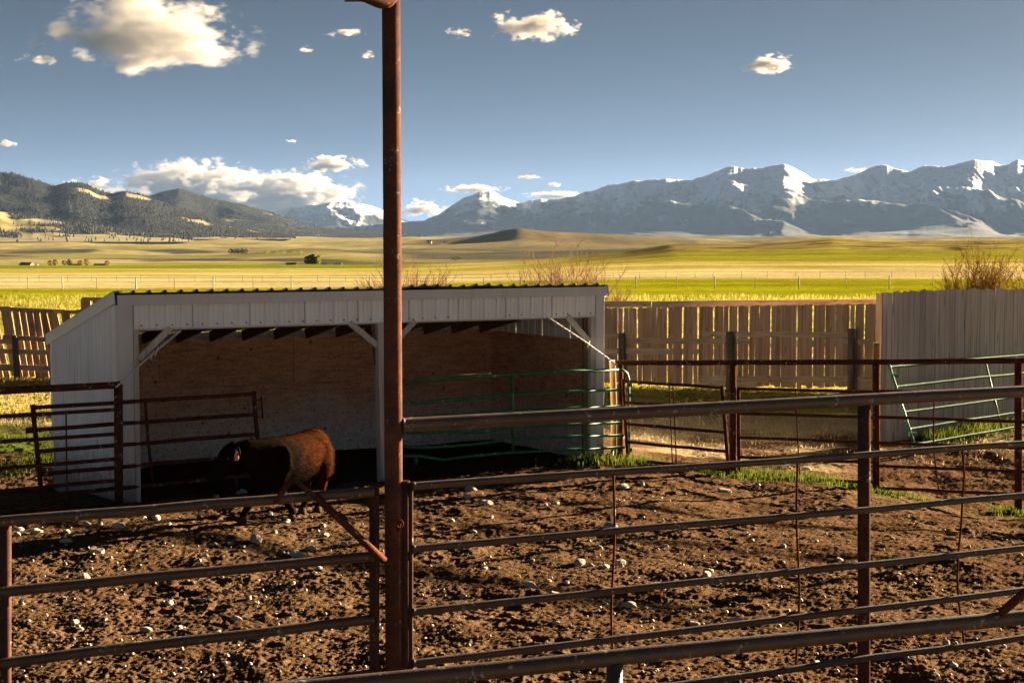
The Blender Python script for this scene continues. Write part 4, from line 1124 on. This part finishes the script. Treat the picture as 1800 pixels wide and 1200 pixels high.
# grey fence at the right
gf = thing('plank_fence', 'tall grey fence of tight weathered boards at the right edge', 'fence', P(1543, 782, 28.6))
g0 = P(1546, 782, 28.6); g0.z = -.05; g1 = P(1800, 752, 31.2); g1.z = -.05
gd = (g1 - g0); gd.z = 0; gl = gd.length; gd.normalize(); ga = math.atan2(gd.y, gd.x)
x = 0; i = 0; gn = Vector((gd.y, -gd.x, 0))
while x < gl * 2.2:
    wsc = rb.uniform(.9, 1.08); zh = 2.80 + .03 * math.sin(x * .8) + rb.uniform(-.012, .012)
    put_part('plank', GVAR[i % 5], gf, g0 + gd * (x + .073 * wsc) + gn * rb.uniform(-.006, .006), ga, rb.uniform(-.006, .006), (wsc, 1, zh)); x += .146 * wsc + rb.choice((.003, .005, .008, .014)); i += 1
bk = -gn
for z in (.4, 1.4, 2.45): beam(g0 + gd * -.02 + bk * .05 + Vector((0, 0, z)), g0 + gd * gl * 2.2 + bk * .05 + Vector((0, 0, z)), .05, .14, RAILW, gf, 'rail')
b = MB(); b.box(g0 + gd * -.035 + gn * -.02 + Vector((0, 0, -.1)), g0 + gd * -.035 + gn * -.02 + Vector((0, 0, 2.79)), .04, .14, gn); b.build('end_board', PLANK, gf)
for s in range(4):
    q = g0 + gd * (.15 + s * 2.4) + bk * .16; b = MB(); b.tube([q - Vector((0, 0, .3)), q + Vector((0, 0, 2.5))], .08, 10); b.build('post', POSTW, gf)
q = P(1537, 790, 28.2); q.z = -.1
ep = thing('wooden_post', 'short sawn timber post at the left end of the grey fence', 'post', q)
b = MB(); b.box(q, q + Vector((0, 0, 1.95)), .10, .10, Vector((0, 1, 0))); b.build('shaft', YPOST, ep)

# ------------------------------------------------------------------ bushes beyond the fences
TWIG1 = m_blade('red_brown_willow_twigs', (.13, .055, .018), (.21, .10, .03), .15)
TWIG2 = m_blade('pale_bare_twigs', (.13, .070, .034), (.21, .12, .06), .15)
BUDY = m_blade('yellow_willow_leaves', (.17, .13, .02), (.26, .19, .03), .4)
def bush(px, Dm, wd, h, ns, label, mt, leaves, seed, spread=.9, leafm=BUDY):
    rs = random.Random(seed)
    x = (px - 900) / F * Dm; base = Vector((x, Dm, zt(x, Dm)))
    o = thing('bush', label, 'bush', base, 'bare bushes beyond the fences')
    V = []; T = []; LV = []; LT = []
    def strand(p, d, L_, r, depth):
        n = 5; pts = [Vector(p)]; dd = Vector(d)
        for i in range(n):
            dd = (dd + Vector((rs.gauss(0, .10), rs.gauss(0, .10), rs.gauss(.05, .06)))).normalized(); pts.append(pts[-1] + dd * (L_ / n))
        side = dd.cross(Vector((rs.random(), rs.random(), .3))).normalized(); k0 = len(V)
        s2 = dd.cross(side).normalized()
        for i, q in enumerate(pts):
            rr = r * (1 - .85 * i / n)
            for a in (0, 2.094, 4.189): V.append(q + (side * math.cos(a) + s2 * math.sin(a)) * rr)
        for i in range(n):
            for a in range(3):
                a2 = (a + 1) % 3; A = k0 + 3 * i + a; B = k0 + 3 * i + a2; T.append((A, B, B + 3)); T.append((A, B + 3, A + 3))
        if depth:
            for _ in range(rs.randint(5, 8)):
                i = rs.randint(1, n - 1); q = pts[i]
                nd_ = (dd + Vector((rs.gauss(0, .45), rs.gauss(0, .45), rs.gauss(.1, .25)))).normalized(); strand(q, nd_, L_ * rs.uniform(.25, .5), r * .5, depth - 1)
        elif leaves:
            for _ in range(leaves):
                q = pts[rs.randint(2, n)]; 
                if q.z - base.z < h * .45 and rs.random() < .7: continue
                s = rs.uniform(.02, .045); a = Vector((rs.gauss(0, 1), rs.gauss(0, 1), rs.gauss(0, 1))).normalized() * s; c = a.orthogonal() * .7
                k_ = len(LV); q = q + Vector((rs.gauss(0, .03), rs.gauss(0, .03), rs.gauss(0, .03))); LV.extend([q + a, q - a * .5 + c, q - a * .5 - c]); LT.append((k_, k_ + 1, k_ + 2))
    for _ in range(ns):
        a = rs.random() * 6.283; t_ = rs.random() ** .6
        d = Vector((math.cos(a) * t_ * spread * wd / h, math.sin(a) * t_ * spread * wd / h, 1)).normalized()
        L_ = h * rs.uniform(.45, 1.12) * (1.02 - .15 * t_)
        strand(base + Vector((math.cos(a) * t_ * wd * .16, math.sin(a) * t_ * wd * .16, -.05)), d, L_, .024, 2)
    me = tri_mesh('branches', [v - base for v in V], T); link_mesh('branches', me, mt, o)
    if LV:
        me = tri_mesh('leaves', [v - base for v in LV], LT); lo = link_mesh('leaves', me, leafm, o); lo['kind'] = 'stuff'
    return o
bush(1715, 62, 2.9, 3.3, 120, 'dense reddish willow bush with yellow tips behind the grey fence', TWIG1, 1, 1, .55)
bush(1835, 60, 2.6, 2.9, 70, 'willow bush cut off by the right edge of the picture', TWIG1, 2, 2, .6)
bush(1000, 56, 3.3, 3.0, 120, 'pale bare bush rising behind the right half of the shed roof', TWIG2, 0, 3, .75)
bush(722, 58, 3.2, 2.95, 95, 'pale bare bush rising behind the shed, beside the pole', TWIG2, 0, 4, .75)
bush(1085, 52, 1.1, 2.2, 30, 'small thin bare bush at the right end of the shed roof', TWIG2, 0, 5, .7)
bush(975, 75, .5, 3.3, 5, 'two tall thin saplings standing above the pale bush', TWIG2, 3, 6, .2, TWIG2)

# ------------------------------------------------------------------ stones in the pen
def stone_mesh(seed):
    r = np.random.RandomState(seed); me = bpy.data.meshes.new('stone')
    import bmesh
    bm = bmesh.new(); bmesh.ops.create_icosphere(bm, subdivisions=2, radius=1)
    dirs = r.randn(7, 3); dirs /= np.linalg.norm(dirs, axis=1)[:, None]; cut = r.uniform(.55, .9, 7)
    for v in bm.verts:
        p = np.array(v.co)
        for d, c in zip(dirs, cut):
            e = p @ d
            if e > c: p = p - d * (e - c) * .9
        p = p * (1 + .06 * r.randn()); v.co = p * np.array([1, r.uniform(.72, .75), .62])
    for f in bm.faces: f.smooth = False
    bm.to_mesh(me); bm.free(); me.materials.append(STONE); return me
SV = [stone_mesh(i) for i in range(9)]
listed = [(855,885,30),(819,876,22),(828,864,28),(933,1032,34),(963,1021,14),(978,1046,30),(812,1051,17),(1104,1067,34),(977,1093,16),(1090,992,26),(1017,993,28),(1064,997,18),(1038,994,14),(1073,927,32),(851,1000,16),(831,934,16),(793,915,15),(861,910,15),(728,889,12),(1096,857,24),(1129,855,18),(978,885,14),(1118,1018,12),(1152,1025,22),(1241,1012,22),(1248,1002,16),(1220,1098,26),(996,1028,14),(1054,964,14),(933,985,16),(1169,960,14),(1322,950,12),(1314,940,12),(1378,961,18),(1294,1096,32),(1476,985,18),(1602,1123,14),(1664,1130,16),(1676,1167,20),(1644,1188,18),(1434,1168,22),(1272,863,26),(1331,852,14),(1384,821,24),(1419,823,18),
 (32,932,22),(30,941,16),(65,937,22),(117,934,18),(117,953,22),(173,972,28),(150,1016,26),(208,929,26),(175,920,18),(154,925,20),(276,913,20),(252,911,12),(297,923,14),(450,951,32),(404,955,12),(399,1043,17),(416,1090,20),(437,1051,14),(451,1060,14),(297,1060,18),(131,1090,20),(257,1107,22),(315,1105,16),(381,1112,14),(357,1055,12),(325,1178,16),(112,1051,14),(544,966,28),(482,937,14),(504,920,16),(475,904,16),(567,926,15),(570,942,20),(619,945,14),(547,950,10),(522,977,28),(424,866,24),(519,888,14),(607,959,18),(380,872,16),(560,1000,12),(600,1010,10),(515,1025,12),(350,985,12),(240,1010,12),(330,1020,10)]
special = {(933,1032): 'large rounded pale stone lying below the middle of the right gate', (1104,1067): 'large angular pale stone right of the thin gate upright', (450,951): 'wide pale stone on the mud in front of the cow', (855,885): 'large pale stone right of the pole near the gate top rail', (544,966): 'bright white stone under the latch rod, left of the pole',
 (1294,1096): 'large stone half sunk in mud above the nearest rail', (1384,821): 'white stone lying by the grass under the right fence', (150,1016): 'angular pale stone near the left edge of the pen', (1073,927): 'broad stone behind the thin upright of the right gate', (424,866): 'pale stone beside the foot of the open gate by the cow'}
rs = random.Random(12); pts = [(a, b_, c, special.get((a, b_))) for a, b_, c in listed]
clus = []
while len(pts) < 290:
    if rs.random() < .3 or not clus: py = rs.uniform(845, 1195); px = rs.uniform(5, 1795); clus.append((px, py))
    else: c0_ = rs.choice(clus); px = c0_[0] + rs.gauss(0, 55); py = c0_[1] + rs.gauss(0, 16)
    if not (5 < px < 1795 and 845 < py < 1195): continue
    if py < 900 and px < 650: continue
    if rs.random() > (.85 if 730 < px < 1250 else .45): continue
    pts.append((px, py, rs.choice((5, 6, 7, 7, 8, 9, 10, 11)), None))
for i, (px, py, wpx, lab) in enumerate(pts):
    g = G(px, py); z = zpen(g.x, g.y); g = G(px, py, z); s = wpx * g.y / F / 2
    if wpx >= 12: s *= 1.12
    o = bpy.data.objects.new('stone', SV[i % 9]); C.objects.link(o)
    o.location = (g.x, g.y, zpen(g.x, g.y) + s * .10); o.rotation_euler = (rs.uniform(-.25, .25), rs.uniform(-.25, .25), rs.uniform(0, 6.28)); o.scale = (s, s * rs.uniform(.8, 1.1), s * rs.uniform(.75, 1.15))
    if not lab:
        k_ = 'sizable' if wpx >= 20 else 'middling' if wpx >= 14 else 'small' if wpx >= 10 else 'tiny'
        gx = ('the left gate', 862 + (660 - px) * .085, 977 + (660 - px) * .104, 1090 + (660 - px) * .124) if px < 692 else ('the right gate', 858 - (px - 725) * .07, 972 - (px - 725) * .0874, 1085 - (px - 725) * .107)
        gn_ = gx[0].replace('the ', '')
        row = 'beyond the top rail of ' if py < gx[1] else 'between top and second rails of ' if py < gx[2] else 'between second and third rails of ' if py < gx[3] else 'below the third rail of '
        if px < 692: colm = ', far left' if px < 230 else ', left of latch rod' if px < 480 else ', near pole'
        else: colm = ', near pole' if px < 890 else ', left of first upright' if px < 1078 else ', right of first upright' if px < 1240 else ', left of second upright' if px < 1402 else ', near stout post' if px < 1600 else ', far right'
        lab = k_ + ' pale stone ' + row + gn_ + colm
    tag(o, lab, 'stone', 'stones scattered over the pen')

# small pebbles too many to count
rp = np.random.RandomState(4); NP_ = 420
ppy = 850 + 345 * rp.rand(NP_); ppx = rp.uniform(0, 1800, NP_); V = []; T = []
for a_, b_ in zip(ppx, ppy):
    if b_ < 905 and a_ < 690: continue
    g = G(a_, b_); g.z = zpen(g.x, g.y); r_s = rp.uniform(.010, .024); k_ = len(V); an = rp.rand() * 6.28
    ring = [(math.cos(an + q * 1.257) * r_s * rp.uniform(.7, 1.2), math.sin(an + q * 1.257) * r_s * rp.uniform(.7, 1.2)) for q in range(5)]
    V += [(g.x + x_, g.y + y_, g.z - .004) for x_, y_ in ring] + [(g.x + x_ * .6, g.y + y_ * .6, g.z + r_s * rp.uniform(.6, .9)) for x_, y_ in ring]
    for q in range(5):
        q2 = (q + 1) % 5; T += [(k_ + q, k_ + q2, k_ + 5 + q2), (k_ + q, k_ + 5 + q2, k_ + 5 + q)]
    T += [(k_ + 5, k_ + 6, k_ + 7), (k_ + 5, k_ + 7, k_ + 8), (k_ + 5, k_ + 8, k_ + 9)]
tag(link_mesh('pebbles', tri_mesh('pebbles', V, T), STONE), 'countless small pale pebbles strewn over the mud of the pen', 'pebbles', kind='stuff')

# ------------------------------------------------------------------ the cow
def m_coat():
    t = NT('shaggy_black_brown_coat'); o = t.coord('Object'); sep = t.n('SeparateXYZ'); t.l(o, sep.inputs[0])
    n = t.noise(t.mapv(o, (6, 6, 3)), 1, 4, .65); n2 = t.noise(o, 40, 3, .6)
    k_ = t.math('ADD', t.math('MULTIPLY', sep.outputs[0], -1.0), t.math('MULTIPLY', t.math('SUBTRACT', n, .5), 1.1))
    k_ = t.math('ADD', k_, t.math('MULTIPLY', t.math('SUBTRACT', sep.outputs[2], .85), .5))
    f = t.ramp(t.math('ADD', t.math('MULTIPLY', k_, .6), .5), (.38, 0), (.70, 1))  # bleached redder rear, with the sunlit rump also painted into the coat
    c = t.mix(f, (.011, .007, .0055), (.046, .0145, .0055))
    c = t.mix(t.ramp(n2, (.4, 0), (.75, .6)), c, (.005, .0025, .002))
    t.base(c); t.rough(.85); t.b.inputs['Specular IOR Level'].default_value = 0
    return t.m
COAT = m_coat()
hoofw = {'fr': G(428, 923), 'fl': G(515, 917), 'rr': G(533, 903), 'rl': G(560, 899)}
for k_ in hoofw: hoofw[k_].z = zpen(hoofw[k_].x, hoofw[k_].y)
cc_ = sum(hoofw.values(), Vector()) / 4
HA = math.radians(180 + 60); hd = Vector((math.cos(HA), math.sin(HA), 0)); hl = Vector((-hd.y, hd.x, 0))
COWS = 1.0
def loc(wv): d = wv - cc_; return Vector((d.dot(hd), d.dot(hl), d.z))
cow = thing('cow', 'shaggy black-brown cow walking left in front of the shed', 'cow', cc_)
cow.rotation_euler = (0, 0, HA)
def loft(bm, secs, n=16):
    """secs: (centre, axis, ry sideways, rz up-ish)"""
    rows = []
    for c, ax, ry, rz in secs:
        ax = Vector(ax).normalized(); side = Vector((0, 0, 1)).cross(ax)
        if side.length < .2: side = Vector((0, 1, 0)) - ax * ax.y
        side.normalize(); up = ax.cross(side).normalized()
        rows.append([bm.verts.new(Vector(c) + side * (math.cos(2 * math.pi * k_ / n) * ry) + up * (math.sin(2 * math.pi * k_ / n) * rz)) for k_ in range(n)])
    for a, b_ in zip(rows[:-1], rows[1:]):
        for k_ in range(n): bm.faces.new((a[k_], a[(k_ + 1) % n], b_[(k_ + 1) % n], b_[k_]))
    bm.faces.new(rows[0][::-1]); bm.faces.new(rows[-1])
import bmesh
bm = bmesh.new()
loft(bm, [((-.70, 0, .90), (1, 0, 0), .09, .12), ((-.65, 0, .87), (1, 0, 0), .19, .24), ((-.52, 0, .845), (1, 0, 0), .265, .30), ((-.30, 0, .80), (1, 0, 0), .300, .315), ((-.05, 0, .765), (1, 0, 0), .325, .335),
          ((.20, 0, .755), (1, 0, 0), .320, .345), ((.40, 0, .765), (1, 0, 0), .285, .345), ((.54, 0, .775), (1, 0, 0), .235, .315), ((.64, -.01, .79), (1, 0, 0), .17, .24), ((.70, -.01, .80), (1, 0, 0), .09, .12)], 20)
loft(bm, [((.38, 0, .84), (1, -.1, .2), .22, .29), ((.58, -.04, .87), (1, -.3, .15), .185, .25), ((.74, -.11, .92), (1, -.55, .1), .155, .205), ((.86, -.17, .95), (1, -.6, -.3), .13, .15)], 16)
hx = Vector((.50, -.36, -.74)).normalized(); poll = Vector((.88, -.19, 1.02))
HS = [(-.05, .08, .09), (.04, .115, .125), (.15, .118, .135), (.26, .10, .115), (.37, .082, .092), (.46, .085, .085), (.51, .078, .074), (.535, .05, .046)]
loft(bm, [(poll + hx * d, hx, a, c) for d, a, c in HS], 16)
loft(bm, [(poll + hx * d + Vector((-.05, .035, -.05)), hx, a, c) for d, a, c in ((.10, .05, .06), (.20, .06, .085), (.32, .05, .06), (.42, .045, .045))], 12)   # jaw
for sy2 in (-1, 1):                                        # shoulder blades, hip bones, ribs' fullness
    loft(bm, [((.40, .20 * sy2, 1.02), (0, .15 * sy2, -1), .07, .05), ((.41, .235 * sy2, .90), (0, .1 * sy2, -1), .12, .075), ((.43, .235 * sy2, .74), (0, 0, -1), .13, .08), ((.46, .20 * sy2, .60), (0, 0, -1), .09, .07)], 12)
    loft(bm, [((-.32, .14 * sy2, 1.03), (-1, .5 * sy2, -.3), .04, .04), ((-.40, .175 * sy2, .99), (-1, .3 * sy2, -.5), .065, .06), ((-.52, .19 * sy2, .90), (-1, 0, -.8), .10, .09), ((-.60, .19 * sy2, .80), (-.4, 0, -1), .09, .09)], 12)
sh = {'fr': (.44, -.15), 'fl': (.42, .15), 'rr': (-.47, -.15), 'rl': (-.49, .15)}
for k_, (lx, ly) in sh.items():
    h = loc(hoofw[k_]); h.z += .0; s = 1 if ly > 0 else -1
    if k_[0] == 'f':
        kn = Vector((lx + (h.x - lx) * .42 + .02, ly + (h.y - ly) * .45, .33)); ft = Vector((h.x - .015, h.y, h.z + .11))
        L_ = [((lx - .05, ly, .78), .12, .15), ((lx - .02, ly * 1.1, .60), .105, .12), (tuple(Vector((lx, ly, .46)).lerp(kn, .3)), .075, .085), (tuple(kn), .066, .070), (tuple(kn.lerp(ft, .5)), .050, .053), (tuple(ft), .044, .047), ((h.x + .02, h.y, h.z + .055), .050, .055)]
    else:
        hk = Vector((lx + (h.x - lx) * .55 - .10, ly + (h.y - ly) * .55, .40)); ft = Vector((h.x - .02, h.y, h.z + .11))
        L_ = [((lx - .02, ly * .9, .90), .15, .19), ((lx + .02, ly * 1.15, .70), .15, .19), ((lx - .03, ly * 1.15, .55), .11, .135), (tuple(hk + Vector((.01, 0, .03))), .064, .076), (tuple(hk.lerp(ft, .45)), .042, .045), (tuple(ft), .044, .047), ((h.x + .015, h.y, h.z + .055), .050, .055)]
    secs = []
    for i, (c, a, d_) in enumerate(L_):
        p0_ = Vector(L_[max(i - 1, 0)][0]); p1_ = Vector(L_[min(i + 1, len(L_) - 1)][0]); ax = p1_ - p0_
        axn = ax.normalized(); fw = Vector((1, 0, 0)) - axn * axn.x; fw.normalize(); sdv = axn.cross(fw)
        secs.append((Vector(c), axn, fw, sdv, a, d_))
    rows = []
    for c, axn, fw, sdv, a, d_ in secs: rows.append([bm.verts.new(c + sdv * (math.cos(2 * math.pi * q / 12) * a) + fw * (math.sin(2 * math.pi * q / 12) * d_)) for q in range(12)])
    for r1, r2 in zip(rows[:-1], rows[1:]):
        for q in range(12): bm.faces.new((r1[q], r1[(q + 1) % 12], r2[(q + 1) % 12], r2[q]))
    bm.faces.new(rows[0][::-1]); bm.faces.new(rows[-1])
bmesh.ops.recalc_face_normals(bm, faces=bm.faces)
raw = bpy.data.meshes.new('cow_raw'); bm.to_mesh(raw); bm.free()
ro = bpy.data.objects.new('cow_raw', raw); C.objects.link(ro)
md = ro.modifiers.new('r', 'REMESH'); md.mode = 'VOXEL'; md.voxel_size = .017
md = ro.modifiers.new('s', 'SMOOTH'); md.iterations = 6; md.factor = .55
dg_ = bpy.context.evaluated_depsgraph_get(); body_me = bpy.data.meshes.new_from_object(ro.evaluated_get(dg_))
bpy.data.objects.remove(ro); bpy.data.meshes.remove(raw)
body_me.name = 'body'; body_me.materials.clear(); body_me.materials.append(COAT)
body_me.polygons.foreach_set('use_smooth', [True] * len(body_me.polygons))
body = bpy.data.objects.new('body', body_me); C.objects.link(body); body.parent = cow
# shaggy hair lying back and down over the body
nvb = len(body_me.vertices); co = np.empty(nvb * 3, np.float32); no = np.empty(nvb * 3, np.float32)
body_me.vertices.foreach_get('co', co); body_me.vertex_normals.foreach_get('vector', no); co = co.reshape(-1, 3); no = no.reshape(-1, 3)
rh = np.random.RandomState(2); sel = rh.randint(0, nvb, 45000); b0 = co[sel] + rh.randn(len(sel), 3) * .006; nn = no[sel]
trunkw = np.clip((b0[:, 2] - .35) / .25, .15, 1) * np.where(b0[:, 0] > .75, .35, 1)
dv = nn * .30 + np.array([-.55, 0, -.55]) + rh.randn(len(sel), 3) * .28; dv /= np.linalg.norm(dv, axis=1)[:, None]
ln = (.018 + .040 * rh.rand(len(sel))) * trunkw; sd = np.cross(dv, nn); sd /= np.linalg.norm(sd, axis=1)[:, None] + 1e-6; sd *= .0022
V = np.stack([b0 - sd, b0 + sd, b0 + dv * ln[:, None]], 1).reshape(-1, 3); T = np.arange(len(V)).reshape(-1, 3)
hair = link_mesh('hair', tri_mesh('hair', V, T), COAT, cow); hair['kind'] = 'stuff'
def blob(c, r3, m, name, parent, rot=None, n=10):
    b = MB(); vv = []; R_ = rot.to_matrix() if rot else Matrix.Identity(3)
    for i in range(n + 1):
        ph = math.pi * i / n
        for k_ in range(n + 2):
            a = 2 * math.pi * k_ / (n + 2); vv.append(Vector(c) + R_ @ Vector((math.sin(ph) * math.cos(a) * r3[0], math.sin(ph) * math.sin(a) * r3[1], math.cos(ph) * r3[2])))
    fs = [(i * (n + 2) + k_, (i + 1) * (n + 2) + k_, (i + 1) * (n + 2) + (k_ + 1) % (n + 2), i * (n + 2) + (k_ + 1) % (n + 2)) for i in range(n) for k_ in range(n + 2)]
    me = bpy.data.meshes.new(name); me.from_pydata([tuple(v) for v in vv], [], fs); me.polygons.foreach_set('use_smooth', [True] * len(fs)); me.materials.append(m); me.update()
    o = bpy.data.objects.new(name, me); C.objects.link(o); o.parent = parent; return o
hs = Vector((0, 0, 1)).cross(hx).normalized()          # the head's left side
EARM = NT('pale_ear_lining'); EARM.base(EARM.mix(EARM.noise(EARM.coord(), 30, 3), (.16, .10, .06), (.30, .20, .13))).rough(.8)
HORN = NT('dusty_hoof'); HORN.base(HORN.mix(HORN.noise(HORN.coord(), 20, 3), (.03, .020, .014), (.08, .056, .036))).rough(.9); HORN.b.inputs['Specular IOR Level'].default_value = 0
EYE = NT('dark_eye'); EYE.base((.01, .008, .006)).rough(.12)
TAGM = NT('orange_ear_tag'); TAGM.base((.75, .20, .10)).rough(.45)
TAGW = NT('white_tag_button'); TAGW.base((.75, .72, .68)).rough(.5)
NOSE = NT('dark_muzzle'); NOSE.base((.10, .06, .05)).rough(.45)
for s in (1, -1):
    ec = poll + hx * .03 + hs * (s * .165) + Vector((-.02, 0, .0))
    q = (hs * s + Vector((0, 0, -.25))).to_track_quat('X', 'Z')
    ear = blob(ec, (.095, .028, .062), COAT, 'ear', cow, q); blob(ec + hx * .012 + hl * 0 + Vector((.012, .006 * s, 0)), (.078, .022, .050), EARM.m, 'ear_lining', ear, q)
    if s == 1:
        p = ec + hs * .03 + hx * .03 + Vector((.03, .02, -.01)); tg = MB(); tg.box(p + Vector((0, 0, .01)), p + Vector((.01, .0, -.075)), .055, .006, hl * 0 + Vector((1, .4, 0))); me = bpy.data.meshes.new('ear_tag')
        me.from_pydata([tuple(v) for v in tg.v], [], tg.f); me.materials.append(TAGM.m); o = bpy.data.objects.new('ear_tag', me); C.objects.link(o); o.parent = ear
        blob(p + Vector((0, .004, .03)), (.016, .016, .016), TAGW.m, 'tag_button', ear, None, 6)
    blob(poll + hx * .17 + hs * (s * .098) + hx.cross(hs) * .02, (.021, .021, .021), EYE.m, 'eye', cow, None, 8)
    blob(poll + hx * .515 + hs * (s * .035) + hx.cross(hs) * .012, (.014, .012, .014), EYE.m, 'nostril', cow, None, 6)
blob(poll + hx * .515, (.050, .048, .022), NOSE.m, 'muzzle', cow, hx.to_track_quat('Z', 'Y'))
for k_, wv in hoofw.items():
    h = loc(wv); b = MB(); 
    b.tube([h + Vector((.035, 0, -.02)), h + Vector((.028, 0, .03)), h + Vector((.012, 0, .085))], [.068, .062, .046], 12)
    me = bpy.data.meshes.new('hoof'); me.from_pydata([tuple(v) for v in b.v], [], b.f); me.materials.append(HORN.m); me.polygons.foreach_set('use_smooth', b.sm); o = bpy.data.objects.new('hoof', me); C.objects.link(o); o.parent = cow
b = MB(); b.tube([(-.66, 0, 1.06), (-.735, .005, 1.0), (-.765, .01, .85), (-.76, .01, .6), (-.755, .015, .45), (-.75, .015, .30)], [.035, .03, .024, .022, .04, .008], 10)
me = bpy.data.meshes.new('tail'); me.from_pydata([tuple(v) for v in b.v], [], b.f); me.materials.append(COAT); me.polygons.foreach_set('use_smooth', b.sm); o = bpy.data.objects.new('tail', me); C.objects.link(o); o.parent = cow

# ------------------------------------------------------------------ grass
def blades(name, n, sampler, hmin, hmax, wd, m, label, seed, bend=.5):
    r = np.random.RandomState(seed); XY = sampler(r, n); N = len(XY)
    zz = terrain(XY[:, 0] / XY[:, 1] * F + 900, XY[:, 1])
    zz = np.where((XY[:, 1] < 32.5) & (np.abs(XY[:, 0] / XY[:, 1]) < .60), zpen_v(XY[:, 0], XY[:, 1]), zz)
    a = r.rand(N) * 6.283; h = hmin + (hmax - hmin) * r.rand(N) ** 1.5; la_ = r.rand(N) * bend * h; ld = r.rand(N) * 6.283
    base = np.stack([XY[:, 0], XY[:, 1], zz - .01], -1); sd = np.stack([np.cos(a), np.sin(a), 0 * a], -1) * wd * (.6 + .8 * r.rand(N))[:, None]
    midp = base + np.stack([np.cos(ld) * la_ * .3, np.sin(ld) * la_ * .3, h * .55], -1); tip = base + np.stack([np.cos(ld) * la_, np.sin(ld) * la_, h], -1)
    V = np.stack([base - sd, base + sd, midp + sd * .7, midp - sd * .7, tip], 1).reshape(-1, 3)
    k0 = np.arange(N)[:, None, None] * 5
    T = (np.array([[0, 1, 2], [0, 2, 3], [3, 2, 4]])[None] + k0).reshape(-1, 3)
    o = link_mesh(name, tri_mesh(name, V, T), m); tag(o, label, 'grass', kind='stuff'); return o
def s_fence(r, n):
    x = r.uniform(1.5, 10, n); y = 26.0 - (x - 1.8) * .40 - .1 + r.randn(n) * .26
    k_ = fbm(x * .9, y * .9, 2, 103) + .35 * np.exp(-((x - 4.5) / 1.6) ** 2) > -.02
    return np.stack([x, y], -1)[k_]
blades('grass', 9000, s_fence, .03, .13, .006, BLADE, 'green grass strip growing along the foot of the right pipe fence', 1)
def s_corner(r, n): return np.stack([1.35 + r.randn(n) * .45, 25.6 + r.randn(n) * .22], -1)
blades('grass', 1500, s_corner, .06, .22, .006, BLADE, 'green grass tuft at the right front corner of the shed', 2)
def s_left(r, n):
    x = r.uniform(-12, -7.6, n); y = r.uniform(25.4, 31.5, n); k_ = (fbm(x * .7, y * .7, 3, 7) + .2 > r.rand(n) * .5) & (y > 22 - x * .3 + .9); return np.stack([x, y], -1)[k_]
blades('grass', 16000, s_left, .03, .12, .006, BLADE, 'short sunlit grass left of the shed', 3)
def s_dryr(r, n):
    x = r.uniform(1.2, 11, n); y = r.uniform(27.0, 39.0, n); k_ = (fbm(x * .6, y * .6, 3, 17) + ss(27, 32, y) * .7 > r.rand(n) * .8); return np.stack([x, y], -1)[k_]
blades('dry_grass', 34000, s_dryr, .02, .09, .006, DRY, 'trampled straw and dry grass before the brown plank fence', 4, 1.6)
def s_dryl(r, n): return np.stack([r.uniform(-17, -8.5, n), r.uniform(30.5, 42, n)], -1)
blades('dry_grass', 16000, s_dryl, .03, .14, .007, DRY, 'trampled dry grass before the leaning fence at left', 5, 1.6)
def s_grey(r, n):
    t_ = r.rand(n) * 5.5 + .9; e = np.abs(r.randn(n)) * .3; return np.stack([g0.x + gd.x * t_ + gn.x * (e + .05), g0.y + gd.y * t_ + gn.y * (e + .05)], -1)
blades('grass', 5000, s_grey, .06, .26, .007, BLADE, 'dark green grass along the foot of the grey fence', 6)
def s_field(r, n):
    y = 45 + 80 * r.rand(n) ** 1.4; x = (r.uniform(-80, 1900, n) - 900) / F * y; k_ = fbm(x * .25, y * .25, 3, 27) > -.12; return np.stack([x, y], -1)[k_]
blades('grass', 60000, s_field, .10, .42, .018, YEL, 'rough yellowish grass of the field beyond the fences', 7, .6)
def s_base(r, n):
    u_ = r.uniform(1070, 1545, n); d0 = np.interp(u_, [1073, 1545], [39.0, 37.6]) + r.uniform(-.35, .5, n); return np.stack([(u_ - 900) / F * d0, d0], -1)
blades('grass', 4000, s_base, .04, .16, .008, YEL, 'sunlit grass under the brown plank fence', 8)

# ------------------------------------------------------------------ the air between here and the mountains
b = MB(); hx0, hx1, hy0, hy1, hz0, hz1 = -14500, 17500, -9600, 36000, -70, 1450
b.poly([(hx0, hy0, hz0), (hx1, hy0, hz0), (hx1, hy1, hz0), (hx0, hy1, hz0), (hx0, hy0, hz1), (hx1, hy0, hz1), (hx1, hy1, hz1), (hx0, hy1, hz1)],
       [(3, 2, 1, 0), (4, 5, 6, 7), (0, 1, 5, 4), (1, 2, 6, 5), (2, 3, 7, 6), (3, 0, 4, 7)])
hm = bpy.data.materials.new('pale_air'); hm.use_nodes = True; nt = hm.node_tree; nt.nodes.clear()
vo = nt.nodes.new('ShaderNodeVolumePrincipled'); vo.inputs['Color'].default_value = (.31, .48, .88, 1); vo.inputs['Density'].default_value = 0.58e-5; vo.inputs['Anisotropy'].default_value = 0.0
ou = nt.nodes.new('ShaderNodeOutputMaterial'); nt.links.new(vo.outputs[0], ou.inputs['Volume'])
tag(b.build('haze', hm), 'thin blue evening air over the whole valley', 'haze', kind='stuff')
